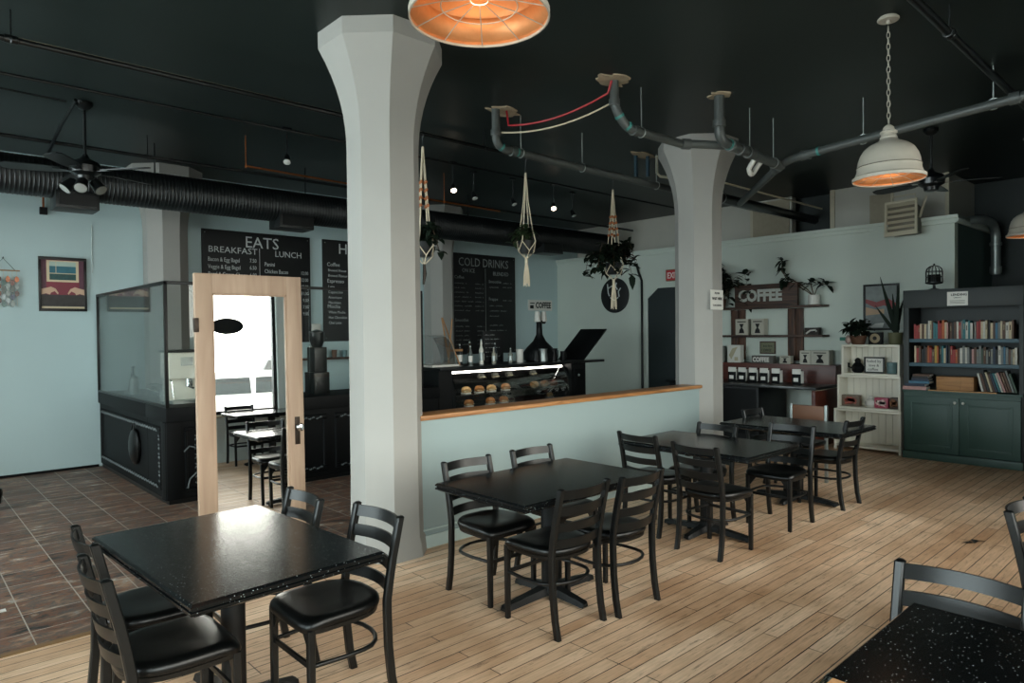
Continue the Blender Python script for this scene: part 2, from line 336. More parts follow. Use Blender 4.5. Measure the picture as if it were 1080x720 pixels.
def octo(cx, cy, w, t=None):
    s = w/2; t = s*math.tan(pi/8) if t is None else t
    return [(cx-s, cy+t), (cx-s, cy-t), (cx-t, cy-s), (cx+t, cy-s), (cx+s, cy-t), (cx+s, cy+t), (cx+t, cy+s), (cx-t, cy+s)]

# ---------------------------------------------------------------- room shell
H = 3.9; YB = 10.09; XR = 10.65; YF = -0.55; XL = -2.5
struct(MB().box(XL-.2, 12.8, YF-.2, 4.46, -.12, 0), 'floor', m_floor, smooth=0)
struct(MB().box(XL-.2, 12.8, 4.46, YB+.2, -.12, 0), 'floor', m_tile, smooth=0)
struct(MB().box(XL, 3.06, 4.435, 4.475, -.01, .006), 'trim_1', M('worn_brass_strip', '#8a6a44', 0.5, metal=0.3), smooth=0)
struct(MB().box(XL-.2, 12.8, YF-.2, YB+.2, H, H+.15), 'ceiling', m_ceil, smooth=0)
struct(MB().box(XL-.2, 12.8, YB, YB+.2, 0, H), 'wall_back', m_tealb, smooth=0)
def wall_with_openings(axis, lo, hi, a, b, wins, z0, z1):
    mb = MB(); cuts = sorted(wins); x = lo
    B = (lambda p, q, u, v: mb.box(p, q, a, b, u, v)) if axis == 'x' else (lambda p, q, u, v: mb.box(a, b, p, q, u, v))
    for p, q in cuts:
        B(x, p, 0, H); B(p, q, 0, z0); B(p, q, z1, H); x = q
    B(x, hi, 0, H); return mb
m_inner = M('pale_inner_wall', '#c9cfca', 0.65, var=0.05)
struct(wall_with_openings('x', XL-.2, 12.8, YF-.2, YF, FRONT_WINS, SILL, HEAD), 'wall_front', m_inner, smooth=0)
struct(wall_with_openings('y', YF, YB, XL-.2, XL, LEFT_WINS, SILL, HEAD), 'wall_left', m_inner, smooth=0)
k = 1
def window(axis, a, b):
    global k
    fr = MB(); pn = MB(); t = .05
    if axis == 'x':
        for p, q, u, v in ((a, a+t, SILL, HEAD), (b-t, b, SILL, HEAD), (a, b, SILL, SILL+t), (a, b, HEAD-t, HEAD)): fr.box(p, q, YF-.16, YF-.06, u, v)
        pn.box(a+t, b-t, YF-.12, YF-.112, SILL+t, HEAD-t); sl = MB().box(a-.04, b+.04, YF-.06, YF+.05, SILL-.035, SILL)
    else:
        for p, q, u, v in ((a, a+t, SILL, HEAD), (b-t, b, SILL, HEAD), (a, b, SILL, SILL+t), (a, b, HEAD-t, HEAD)): fr.box(XL-.16, XL-.06, p, q, u, v)
        pn.box(XL-.12, XL-.112, a+t, b-t, SILL+t, HEAD-t); sl = MB().box(XL-.06, XL+.05, a-.04, b+.04, SILL-.035, SILL)
    o = struct(fr, f'window_{k}', m_blk, bevel=.004); k += 1
    pn.build('pane', g_win, o, smooth=0); sl.build('window_sill', m_cream, o, bevel=.005)
for a, b in FRONT_WINS: window('x', a, b)
for a, b in LEFT_WINS: window('y', a, b)
struct(MB().box(XL, 7.5, YF, YF+.02, 0, .14), 'baseboard_front', m_inner, bevel=.005)
struct(MB().box(XL, 2.03, YB-.015, YB, 0, .03), 'baseboard_back', m_ornate)
# right-hand enclosure with the ledge, the wall set back above it and the dark recess beside it
YE = 2.72
struct(MB().box(XR, XR+.15, YE, YB, 0, 3.14), 'wall_right', m_tealr, smooth=0)
struct(MB().box(XR+.15, 12.6, YE, YE+.12, 0, 3.14), 'wall_side', m_tealdk, smooth=0)
struct(MB().box(XR-.05, 11.4, YE-.05, YB, 3.14, 3.19).box(XR-.03, XR+.01, YE-.03, YB, 3.08, 3.14).box(XR-.02, 12.6, YE-.05, YE, 3.09, 3.19), 'trim_2', m_tealr, bevel=.006)
up = MB().box(11.3, 11.45, 2.95, 4.62, 3.19, H).box(11.3, 11.45, 5.26, YB, 3.19, H).box(11.45, 12.6, 2.95, 3.07, 3.19, H)
struct(up, 'wall_upper', m_beige, smooth=0)
struct(MB().box(11.28, 11.3, 5.3, 5.95, 3.22, H-.03).box(11.28, 11.3, 3.72, 4.02, 3.25, 3.72), 'trim_3', m_beige2, smooth=0)
struct(MB().box(11.275, 11.3, 5.95, 6.0, 3.19, H).box(11.275, 11.3, 4.55, 4.62, 3.19, H).box(11.275, 11.3, 3.68, 3.72, 3.19, H).box(11.275, 11.3, 2.95, 3.0, 3.19, H), 'trim_4', m_cream, bevel=.004)
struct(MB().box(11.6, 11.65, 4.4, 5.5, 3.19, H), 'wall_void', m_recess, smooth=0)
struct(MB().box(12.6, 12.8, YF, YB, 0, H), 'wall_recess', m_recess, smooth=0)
# half wall
hw = struct(MB().box(3.02, 7.05, 4.36, 4.54, 0, 1.0), 'wall_partition', m_teal, smooth=0)
struct(MB().box(3.03, 6.99, 4.325, 4.575, 1.0, 1.036), 'trim_5', m_cap, bevel=.006)
struct(MB().box(3.02, 7.0, 4.342, 4.36, 0, .10).box(3.02, 7.0, 4.35, 4.36, .135, .15), 'baseboard_partition', m_trimw, bevel=.004)
# columns
def column(cx, cy, half=False):
    rs = []
    for z, w in [(0, .575), (.10, .555), (.14, .525), (.6, .513), (3.03, .505)]: rs.append([(x, y, z) for x, y in octo(cx, cy, w)])
    for i in range(1, 9):
        s = i/8; w = .505+(.868-.505)*s**2.2; rs.append([(x, y, 3.03+.75*s) for x, y in octo(cx, cy, w)])
    rs.append([(x, y, H-.001) for x, y in octo(cx, cy, .868)])
    struct(MB().rings(rs), 'column', m_white, smooth=25)
for c in ((2.836, 4.5), (7.2, 4.5), (2.836, 9.95), (7.4, 9.95)): column(*c)
# door opening with clipped top corners
dp = [(6.55, 0), (7.73, 0), (7.73, 2.27), (7.50, 2.46), (6.78, 2.46), (6.55, 2.27)]
d1 = struct(MB().prism(dp, 'x', XR-.015, XR+.01), 'door_1', M('blackened_green_door', '#20292a', 0.5, var=0.08), smooth=0)
MB().prism([(7.73, 0), (7.79, 0), (7.79, 2.29), (7.52, 2.52), (6.76, 2.52), (6.49, 2.29), (6.49, 0), (6.55, 0), (6.55, 2.27), (6.78, 2.46), (7.50, 2.46), (7.73, 2.27)], 'x', XR-.03, XR).build('door_casing', m_tealr, d1, smooth=0)
MB().ball((XR-.05, 6.64, 1.0), .03).build('door_knob', m_brass, d1)

MB.WORLD = False          # parts of these things are modelled about the thing's own base
# ---------------------------------------------------------------- tables
def make_table(label, loc, rz=0):
    t = thing('dining_table', label, 'table', loc, rz, 'square-edged black dining tables')
    hx, hy = .40, .595
    R = lambda d, z: [(-hx+d, -hy+d, z), (hx-d, -hy+d, z), (hx-d, hy-d, z), (-hx+d, hy-d, z)]
    MB().rings([R(.02, .700), R(.012, .706), R(0, .712), R(0, .722), R(.007, .725), R(.007, .729), R(0, .732), R(0, .741), R(.010, .75)], m=None).build('tabletop', m_top, t, smooth=20)
    MB().box(-.17, .17, -.22, .22, .688, .701).box(-.02, .02, -.4, .4, .672, .69).box(-.28, .28, -.02, .02, .672, .69).build('top_plate', m_iron, t, bevel=.003)
    MB().lathe([(.052, .06), (.052, .60), (.052, .66), (.075, .685)], n=24).build('pedestal', m_iron, t)
    b = MB()
    for a, L in ((0, .29), (pi, .29), (pi/2, .39), (-pi/2, .39)):
        M4 = Matrix.Rotation(a, 4, 'Z'); rs = []
        for x, w, z0, z1 in [(0, .055, .03, .085), (.09, .045, .03, .072), (L-.05, .034, .016, .05), (L, .034, .014, .042), (L+.012, .022, .016, .034)]:
            rs.append([M4 @ Vector(p) for p in ((x, -w, z0), (x, w, z0), (x, w*.7, z1), (x, -w*.7, z1))])
        b.rings(rs)
    b.lathe([(.075, .03), (.075, .06), (.06, .085), (.052, .1)], n=20).build('base', m_iron, t, smooth=40)
    for a, L in ((0, .265), (pi, .265), (pi/2, .365), (-pi/2, .365)):
        MB().lathe([(.014, 0), (.018, .004), (.018, .018)], c=(L*cos(a), L*sin(a), 0), n=10).build('foot_glide', m_pipeb, t)
    return t
tA = make_table('black dining table in front of the mirror in the cream door frame', (1.13, 3.08, 0), radians(3))
dup(tA, 'black dining table set along the pale half wall, between the two white columns', (3.09, 3.02, 0), radians(90))
dup(tA, 'black dining table in front of the far white column with the taped notice', (4.98, 3.05, 0), radians(0))
dup(tA, 'black dining table farthest back, in front of the red-brown coffee counter', (6.55, 3.02, 0), radians(0))
dup(tA, 'speckled black dining table by the window, at the bottom right corner of the photo', (2.155, .185, 0), radians(0))
dup(tA, 'black dining table at the street window, only seen in the mirror', (3.72, .12, 0), radians(90))

# ---------------------------------------------------------------- chairs (seat faces +X, origin on the floor under the seat)
def px(z): 
    pts = [(0, -.225), (.10, -.205), (.25, -.19), (.45, -.185), (.60, -.208), (.83, -.262)]
    for (a, p), (b, q) in zip(pts, pts[1:]):
        if z <= b: return p+(q-p)*(z-a)/(b-a)
    return pts[-1][1]
def make_chair(label, loc, rz):
    t = thing('dining_chair', label, 'chair', loc, rz, 'black ladder-back chairs around the tables')
    seat_o = []
    for i in range(40):
        a = 2*pi*i/40; c, s = cos(a), sin(a); n = 6.5 if c > 0 else 2.9
        x = .215*math.copysign(abs(c)**(2/n), c); y = .215*math.copysign(abs(s)**(2/n), s)
        if x < 0: y *= 1-.10*(x/.215)**2
        seat_o.append((x+.005, y))
    def L(sc, z, dr=0): return [(x*sc, y*sc, z-(max(0, x-.10)/.115)**2*dr) for x, y in seat_o]
    MB().rings([L(.93, .432, .012), L(.985, .438, .016), L(1.0, .452, .02), L(.985, .467, .018), L(.93, .477, .012), L(.78, .480, .004), L(.4, .474), L(.1, .472)]).build('seat', m_vinyl, t, smooth=50)
    MB().rings([L(.95, .412), L(.965, .432), L(.90, .432), L(.89, .412), L(.95, .412)], cap=False).build('seat_frame', m_blk, t, smooth=40)
    for s in (-1, 1):
        y = s*.192; rs = []
        for z in (0, .05, .10, .25, .40, .46, .55, .65, .75, .825): 
            x = px(z); w, d = (.0165, .019)
            rs.append([(x+d*cc, y+w*ss, z) for cc, ss in ((-1, -.6), (-.7, -1), (.7, -1), (1, -.6), (1, .6), (.7, 1), (-.7, 1), (-1, .6))])
        x = px(.832); rs.append([(x+.010*cc, y+.008*ss, .832) for cc, ss in ((-1, -.6), (-.7, -1), (.7, -1), (1, -.6), (1, .6), (.7, 1), (-.7, 1), (-1, .6))])
        MB().rings(rs).build('leg', m_blk, t, smooth=40)
        f = MB(); y = s*.185; rs = []
        for z, w in ((0, .0145), (.43, .0165)): rs.append([(.185+w*cc, y+w*ss, z) for cc, ss in ((-1, -.7), (-.7, -1), (.7, -1), (1, -.7), (1, .7), (.7, 1), (-.7, 1), (-1, .7))])
        f.rings(rs).build('leg', m_blk, t, smooth=40)
        MB().prism([(y-s*.012, .425), (y-s*.085, .425), (y-s*.012, .33)], 'x', .176, .190).build('gusset', m_blk, t)
    for zc in (.792, .700, .605, .512):
        rs = []
        for i in range(9):
            y = -.186+.372*i/8; dx = -.044*(1-(y/.186)**2); lo, hi = zc-.026, zc+.026
            rs.append([(px(lo)+dx-.004, y, lo), (px(lo)+dx+.006, y, lo), (px(hi)+dx+.006, y, hi), (px(hi)+dx-.004, y, hi)])
        MB().rings(rs).build('slat', m_blk, t, smooth=50)
    ring = [(.185, -.185, .275)] + [(.03, -.20, .275), (-.06, -.197, .275)] + [(-.06+.135*cos(a), .197*sin(a), .275) for a in [radians(q) for q in range(-110, -251, -20)]][0:] + [(-.06, .197, .275), (.03, .20, .275), (.185, .185, .275)]
    MB().tube(ring, .0105, 8).build('ring_stretcher', m_blk, t, smooth=60)
    MB().box(.178, .192, -.18, .18, .262, .286).build('front_stretcher', m_blk, t, bevel=.003)
    return t
# (label, x, y, heading of the seat, degrees)
CH = [
 ('black chair on the tiled side of the mirror-side table, its back nearest the camera', .82, 2.90, 0),
 ('black chair on the tiled side of the mirror-side table, second from the camera', .885, 3.40, 0),
 ('black chair at the mirror-side table, whole seat showing, before the tall white column', 1.49, 2.87, 180),
 ('black ladder-back chair tucked in between the mirror door and the nearest table', 1.39, 3.45, 178),
 ('black ladder-back chair against the half wall, closest to the tall white column', 2.885, 3.33, -90),
 ('black ladder-back chair against the half wall with only its top slats above the tabletop', 3.50, 3.335, -90),
 ('black chair with its back to the camera at the half-wall table, nearer the mirror', 2.86, 2.775, 90),
 ('black chair with its back to the camera at the half-wall table, nearer the bookcase', 3.335, 2.735, 90),
 ('black chair beside the half wall, at the table before the taped column', 4.82, 3.42, -4),
 ('black chair on the near side of the taped-column table, its back towards the half-wall table', 4.665, 2.78, -4),
 ('black ladder-back chair right under the far white column, only its top showing over the table', 5.255, 3.28, 176),
 ('black chair between the taped-column table and the farthest table, one post shining pale', 5.675, 2.77, 180),
 ('black ladder-back chair on the open floor facing the farthest table, nearest the white shelf unit', 6.665, 2.77, 90),
 ('black ladder-back chair behind the farthest table, under the coffee counter', 6.83, 3.36, -90),
 ('black ladder-back chair with two slats rising behind the speckled window-side table', 2.47, .68-.0, 180),
 ('black ladder-back chair cut off by the photo edge beyond the speckled table', 3.99, .495, -90),
 ('black ladder-back chair at the far window table, seen in the mirror', 3.42, -.17, 90),
]
c0 = None
for i, (lb, x, y, rz) in enumerate(CH):
    if c0 is None: c0 = make_chair(lb, (x, y, 0), radians(rz))
    else: dup(c0, lb, (x, y, 0), radians(rz))
# padded chair beyond the farthest table
t = thing('padded_chair', 'black chair with a tan padded backrest between silver posts, at the farthest table', 'chair', (7.30, 3.32, 0), radians(180))
MB().box(-.2, .2, -.2, .2, .42, .47).build('seat', m_vinyl, t, bevel=.02)
MB().box(-.225, -.19, -.175, .175, .60, .83).build('backrest', m_tan, t, bevel=.012)
for s in (-1, 1):
    MB().box(-.235, -.195, s*.19-.014, s*.19+.014, 0, .84).build('leg', m_steel, t, bevel=.004)
    MB().box(.165, .195, s*.19-.014, s*.19+.014, 0, .42).build('leg', m_blk, t, bevel=.004)

# ---------------------------------------------------------------- old door with a mirror in it
MY, MX0, MX1, MZ1, TILT = 4.95, 0.0, .769, 2.115, -1.1
t = thing('mirror_door', 'old cream panel door used as a standing frame for a tall mirror', 'mirror', (1.603, MY, 0), radians(-2.5), rx=radians(TILT))
d = .045
fr = MB()
stl, rail_t, rail_b = .115, .14, .24
fr.box(MX0, MX0+stl, 0, d, .0, MZ1).box(MX1-stl, MX1, 0, d, .0, MZ1).box(MX0+stl, MX1-stl, 0, d, MZ1-rail_t, MZ1).box(MX0+stl, MX1-stl, 0, d, .0, rail_b)
fr.build('door_frame', m_door, t, bevel=.004, w=False)
a0, a1, b0, b1 = MX0+stl, MX1-stl, rail_b, MZ1-rail_t
MB().box(a0, a1, .022, .030, b0, b1).build('mirror_panel', m_mirror, t, w=False, smooth=0)
bd = MB()
for q in ((a0, a0+.012, b0, b1), (a1-.012, a1, b0, b1), (a0, a1, b0, b0+.012), (a0, a1, b1-.012, b1)): bd.box(q[0], q[1], .008, .022, q[2], q[3])
bd.build('glazing_bead', m_door, t, bevel=.002, w=False)
kb = MB().box(MX1-.075, MX1-.035, -.006, 0, .84, 1.05)
kp = kb.build('keyhole_plate', m_brass, t, bevel=.004, w=False)
MB().lathe([(.010, 0), (.010, .03), (.026, .04), (.030, .055), (.022, .068), (.004, .072)], n=16).xf(Matrix.Translation((MX1-.055, -.006, .975)) @ Matrix.Rotation(radians(90), 4, 'X')).build('glass_knob', m_chrome, t, w=False)
for z in (1.70, .30): MB().box(MX0-.008, MX0+.022, -.005, .035, z, z+.10).build('hinge', m_brass, t, w=False, bevel=.002)
MB().box(MX0+.02, MX0+.09, -.10, .25, -.001, .05).box(MX1-.09, MX1-.02, -.10, .25, -.001, .05).build('foot_block', m_door, t, w=False, bevel=.004)

# ---------------------------------------------------------------- pendant lamps
def make_pendant(label, x, y, zr=2.735):
    t = thing('pendant_lamp', label, 'lamp', (x, y, zr), 0, 'white barn pendants with copper insides')
    out = [(.236, 0), (.238, .018), (.222, .030), (.209, .062), (.206, .085), (.209, .092), (.204, .10), (.198, .14), (.185, .18), (.162, .218), (.130, .245), (.095, .262), (.068, .275), (.055, .292), (.058, .30), (.050, .31), (.046, .325), (.056, .332), (.056, .342), (.040, .352), (.034, .375), (.016, .39)]
    inn = [(max(.01, r-.004), z-.003) for r, z in out[:13]]; inn[0] = (.232, .0005)
    sh = MB().rings([[(r*cos(2*pi*i/48), r*sin(2*pi*i/48), z) for i in range(48)] for r, z in out], cap=False)
    sh.add([(.016*cos(2*pi*i/12), .016*sin(2*pi*i/12), .39) for i in range(12)], [tuple(range(12))]).build('lamp_shade', m_lampw, t, smooth=30)
    MB().lathe([(.2095, .0895), (.2115, .0925), (.2095, .0955)], n=48, cap=False).build('rub_band', m_lampl, t)
    MB().rings([[(r*cos(2*pi*i/48), r*sin(2*pi*i/48), z) for i in range(48)] for r, z in inn], cap=False).build('copper_liner', m_liner, t, smooth=40)
    MB().rings([[(.232*cos(a)+q*cos(a), .232*sin(a)+q*sin(a), zz) for a in [2*pi*i/48 for i in range(48)]] for q, zz in ((0, -.004), (.006, -.004), (.006, .004), (0, .004), (0, -.004))], cap=False).build('rim', m_lampw, t)
    g = MB()
    for i in range(10):
        a = 2*pi*i/10+.2; g.tube([(.030*cos(a), .030*sin(a), .055), (.13*cos(a), .13*sin(a), .036), (.232*cos(a), .232*sin(a), .002)], .0019, 5)
    for r, z in ((.030, .055), (.13, .036)): g.tube([(r*cos(2*pi*i/28), r*sin(2*pi*i/28), z) for i in range(28)], .0022, 5, closed=True)
    g.build('wire_guard', m_lampw, t)
    MB().lathe([(.022, .17), (.022, .20), (.03, .21), (.03, .262)], n=14).build('lamp_socket', m_brass, t)
    MB().ball((0, 0, .125), .030, .030, .042).build('bulb', EM('warm_bulb', '#ffdcae', 4), t)
    zc = H-zr; ch = MB(); n = int((zc-.06-.385)/.040)
    for i in range(n):
        z = .395+.022+i*(zc-.07-.395)/n; a0 = (i % 2)*pi/2
        ch.tube([(.011*cos(q)*cos(a0), .011*cos(q)*sin(a0), z+.026*sin(q)) for q in [2*pi*j/10 for j in range(10)]], .003, 5, closed=True)
    ch.build('chain', m_lampw, t, smooth=60)
    MB().lathe([(.066, zc-.028), (.072, zc-.02), (.070, zc-.012), (.058, zc-.006), (.058, zc)], n=28).build('ceiling_canopy', m_lampw, t)
    MB().lathe([(.012, zc-.05), (.014, zc-.028)], n=10).build('canopy_hook', m_lampw, t)
    l = bpy.data.lights.new('bulb_light', 'POINT'); l.energy = 0.8; l.color = (1, .72, .46); l.shadow_soft_size = .03
    o = bpy.data.objects.new('bulb_light', l); COL.objects.link(o); o.location = (0, 0, .06); o.parent = t
    return t
p0 = make_pendant('white barn pendant lamp cut off by the top edge of the photo, copper inside showing', 1.50, 1.77, 2.74)
def dup_pendant(lb, loc):
    r = dup(p0, lb, loc); return r
dup_pendant('white barn pendant lamp hanging whole on its chain in front of the grey drain pipe', (5.33, 1.77, 2.74))
dup_pendant('white barn pendant lamp above the green bookcase, half cut by the photo edge', (9.95, 1.77, 2.74))

# ---------------------------------------------------------------- ceiling fans
def make_fan(label, x, y, drop, heads, spin=0.0):
    t = thing('ceiling_fan', label, 'fan', (x, y, H))
    MB().lathe([(.075, 0), (.075, -.03), (.05, -.06), (.02, -.075)], n=20).build('ceiling_canopy', m_pipeb, t)
    MB().cyl((0, 0, -.06), (0, 0, -drop), .014, n=10).build('downrod', m_pipeb, t)
    MB().lathe([(.02, -drop+.06), (.04, -drop+.02), (.12, -drop-.02), (.14, -drop-.06), (.13, -drop-.12), (.08, -drop-.15), (.07, -drop-.19), (.03, -drop-.20)], n=24).build('motor_housing', m_pipeb, t)
    for i in range(5):
        a = 2*pi*i/5+spin; R4 = Matrix.Rotation(a, 4, 'Z') @ Matrix.Rotation(radians(11), 4, 'X'); z = -drop-.10
        b = MB().prism([(.20, -.055), (.30, -.07), (.60, -.075), (.655, -.05), (.665, 0), (.655, .05), (.60, .075), (.30, .07), (.20, .055)], 'z', -.004, .004).xf(Matrix.Translation((0, 0, z)) @ R4).build('blade', m_duct, t)
        MB().prism([(.11, -.02), (.26, -.035), (.26, .035), (.11, .02)], 'z', -.010, -.005).xf(Matrix.Translation((0, 0, z)) @ R4).build('blade_iron', m_pipeb, b)
    if heads:
        z = -drop-.20
        for a in (3.3, 4.3, 5.3):
            dx, dy = cos(a), sin(a)
            sp = MB().lathe([(.025, 0), (.045, -.02), (.055, -.10), (.06, -.13)], n=16, cap=True).xf(Matrix.Translation((dx*.09, dy*.09, z)) @ Matrix.Rotation(-.75, 4, Vector((-dy, dx, 0)))).build('spot_head', m_pipeb, t)
            MB().lathe([(.052, -.131), (.02, -.134), (.004, -.135)], n=16).xf(Matrix.Translation((dx*.09, dy*.09, z)) @ Matrix.Rotation(-.75, 4, Vector((-dy, dx, 0)))).build('lens', M('pale_lens', '#8d8e88', 0.25, var=.02), sp)
    return t
make_fan('black ceiling fan with spot heads, hanging in front of the big black duct', 1.45, 7.53, .55, True, .35)
make_fan('black ceiling fan near the louvred heater, behind the whole pendant lamp', 8.70, 2.45, .50, False, .1)
MB.WORLD = True
tag(MB().tube([(1.36, 7.40, H-.03), (1.325, 7.9, 3.75), (1.29, 8.52, 3.55)], .016, 8).build('duct_strut', m_pipeb), 'thin black strut slanting from the fan canopy down to the duct', 'rod')

# ---------------------------------------------------------------- duct and ceiling pipework
t = thing('air_duct', 'big ribbed black air duct running under the ceiling along the back', 'duct', (0, 8.6, 3.35))
prof = []; x = XL
while x < 10.47:
    prof += [(.205, x), (.205, x+.026), (.210, x+.031), (.205, x+.036)]; x += .04
MB().lathe(prof, c=(0, 8.6, 3.35), n=28, axis='x').build('duct_tube', m_duct, t, smooth=50)
for a, b, z0 in ((1.35, 1.75, 3.03), (3.76, 4.23, 3.05), (8.55, 9.05, 3.06)):
    r = MB().box(a, b, 8.42, 8.75, z0, z0+.18).build('register', m_duct, t, bevel=.008)
    MB().box(a+.03, b-.03, 8.412, 8.42, z0+.03, z0+.15).build('grille', m_pipeb, r)
for x in (2.35, 4.2, 7.0): MB().cyl((x, 8.6, 3.55), (x, 8.6, H), .008, n=6).build('hanger_rod', m_pipeb, t)
def pipe(name, label, cat, pts, r, mat, hangers=(), hm=None, coup=(), group=None):
    t = thing(name, label, cat, pts[0], 0, group)
    MB().tube(pts, r, 12).build('pipe', mat, t, smooth=60)
    for h in hangers:
        MB().cyl((h[0], h[1], h[2]), (h[0], h[1], H), .006, n=6).tube([(h[0]+(r+.006)*0, h[1]+(r+.006)*cos(q), h[2]+(r+.006)*sin(q)) for q in [2*pi*i/12 for i in range(12)]], .006, 5, closed=True).build('hanger', hm or m_steel, t)
    for c, dv, l in coup:
        c = Vector(c); dv = Vector(dv).normalized(); MB().cyl(c-dv*l/2, c+dv*l/2, r*1.28, n=14).build('coupling', mat, t, bevel=.004)
    return t
pipe('sprinkler_pipe', 'long black sprinkler pipe with a light streak, crossing behind the tall white column', 'pipe', [(XL, 5.72, 3.70), (11.2, 5.74, 3.70)], .022, m_pipeb, [(.68, 5.72, 3.70), (4.9, 5.73, 3.70)], m_pipeb, [((.68, 5.72, 3.7), (1, 0, 0), .08)])
pipe('sprinkler_pipe', 'thin black pipe just behind the streaked sprinkler pipe', 'pipe', [(XL, 6.5, 3.70), (10.4, 6.5, 3.70)], .014, m_pipeb)
pipe('conduit', 'black electrical conduit that ends at the ceiling fan in front of the duct', 'pipe', [(XL, 7.3, 3.86), (1.30, 7.50, 3.87)], .010, m_pipeb)
pipe('sprinkler_pipe', 'black pipe running close in front of the big duct', 'pipe', [(XL, 8.25, 3.66), (.9, 8.3, 3.66), (11.0, 8.35, 3.66)], .020, m_pipeb, [(2.2, 8.31, 3.66)], m_pipeb)
pipe('sprinkler_pipe', 'black pipe slanting down to the photo edge above the whole pendant lamp', 'pipe', [(XL, 1.42, 3.70), (12.4, 1.42, 3.70)], .028, m_pipeb, [(5.45, 1.42, 3.70)], m_pipeb, [((5.45, 1.42, 3.7), (1, 0, 0), .10)])
pipe('copper_pipe', 'short copper sprinkler branch near the duct behind the tall white column', 'pipe', [(3.02, 7.62, 3.56), (4.5, 7.72, 3.56)], .012, m_copper, [(3.02, 7.62, 3.56)], m_copper)
pipe('copper_pipe', 'reddish copper sprinkler branch above the service counter', 'pipe', [(5.35, 7.62, 3.50), (6.9, 7.72, 3.50)], .012, m_copper, [(5.8, 7.65, 3.50)], m_copper)
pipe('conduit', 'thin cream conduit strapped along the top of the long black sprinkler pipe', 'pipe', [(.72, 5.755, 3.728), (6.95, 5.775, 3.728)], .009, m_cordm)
def arc(a, b, c, n=6):
    a, b, c = Vector(a), Vector(b), Vector(c); return [a*(1-t)**2+b*2*t*(1-t)+c*t*t for t in [i/n for i in range(n+1)]]
pipe('drain_pipe', 'grey drain pipe dropping from a cable hole and running above the plant hangers', 'pipe',
     [(4.53, 5.11, H)]+arc((4.53, 5.11, 3.62), (4.53, 5.11, 3.52), (4.70, 5.11, 3.515))+[(7.9, 5.11, 3.50)], .042, m_pipeg,
     [(4.87, 5.11, 3.515), (5.82, 5.11, 3.51), (7.23, 5.11, 3.505)], m_steel, [((4.53, 5.11, 3.66), (0, 0, 1), .06), ((4.76, 5.11, 3.515), (1, 0, 0), .07)])
pipe('drain_pipe', 'grey drain pipe from the red-cable hole, bent towards the far column cap', 'pipe',
     [(4.81, 3.84, H), (4.81, 3.84, 3.78)]+arc((4.81, 3.84, 3.74), (4.81, 3.84, 3.66), (4.86, 3.83, 3.60))+arc((4.90, 3.82, 3.55), (4.94, 3.80, 3.49), (5.02, 3.80, 3.49))+[(5.65, 3.78, 3.49)]+arc((5.72, 3.78, 3.49), (5.80, 3.78, 3.49), (5.86, 3.70, 3.49))+[(6.16, 3.44, 3.47)], .040, m_pipeg,
     [(5.15, 3.80, 3.49)], m_steel, [((5.05, 3.80, 3.49), (1, 0, 0), .07), ((5.80, 3.75, 3.49), (1, -.6, 0), .09), ((4.81, 3.84, 3.70), (0, 0, 1), .06)])
pipe('drain_pipe', 'thick grey drain pipe coming straight down from the small round ceiling hole', 'pipe',
     [(5.87, 3.43, H)]+arc((5.87, 3.43, 3.58), (5.87, 3.43, 3.47), (6.00, 3.43, 3.465))+[(7.12, 3.43, 3.42)], .048, m_pipeg,
     [(6.45, 3.43, 3.45), (6.95, 3.43, 3.43)], m_steel, [((6.10, 3.43, 3.46), (1, 0, 0), .09), ((6.45, 3.43, 3.45), (1, 0, 0), .10), ((5.87, 3.43, 3.63), (0, 0, 1), .07), ((6.28, 3.43, 3.455), (1, 0, 0), .08)])
pipe('drain_pipe', 'long grey drain pipe crossing behind the whole pendant lamp to the photo edge', 'pipe',
     [(7.0, -.55, 3.66), (7.0, 1.1, 3.60)]+[(7.0, 3.0, 3.47)]+arc((7.02, 3.2, 3.46), (7.05, 3.35, 3.45), (7.16, 3.46, 3.44))+[(8.82, 4.84, 3.43)], .042, m_pipeg,
     [(7.0, 2.55, 3.50), (7.0, 1.5, 3.575)], m_steel, [((7.0, 1.35, 3.585), (0, 1, -.06), .08), ((7.02, 3.12, 3.465), (0, 1, 0), .09), ((7.25, 3.54, 3.44), (1, 1, 0), .14)])
m_prime = M('teal_pipe_primer', '#3f8a82', .5, var=.2)
def primer(owner, c, dv, r):
    c = Vector(c); dv = Vector(dv).normalized(); MB().cyl(c-dv*.012, c+dv*.012, r, n=14).build('primer_band', m_prime, owner)
dr = [o for o in COL.objects if o.name.split('.')[0] == 'drain_pipe']
primer(dr[0], (4.60, 5.11, 3.535), (1, 0, -.5), .045); primer(dr[0], (4.81, 5.11, 3.515), (1, 0, 0), .046)
primer(dr[1], (4.87, 3.83, 3.59), (.5, -.1, -.7), .044); primer(dr[1], (4.95, 3.80, 3.51), (.9, -.1, -.5), .044); primer(dr[2], (6.04, 3.43, 3.465), (1, 0, 0), .0515); primer(dr[3], (7.0, 2.98, 3.472), (0, 1, -.06), .0455)
pipe('drain_trap', 'white plastic drain trap tucked under the grey pipes by the far column', 'pipe',
     [(6.60, 3.44, 3.44), (6.60, 3.50, 3.36)]+arc((6.60, 3.52, 3.33), (6.66, 3.54, 3.24), (6.72, 3.52, 3.33))+[(6.72, 3.48, 3.38), (6.73, 3.44, 3.43)], .026, m_potw)
pipe('black_pipe', 'fat black pipe passing through the square gap high in the far wall', 'pipe', [(7.6, 5.0, 3.50), (11.58, 5.0, 3.50)], .07, m_pipeb, [(8.6, 5.0, 3.5)], m_steel)
pipe('white_pipe', 'thin pale pipe lying above the fat black pipe at the far wall', 'pipe', [(7.9, 4.7, 3.60), (11.27, 4.75, 3.62)], .014, m_cream)
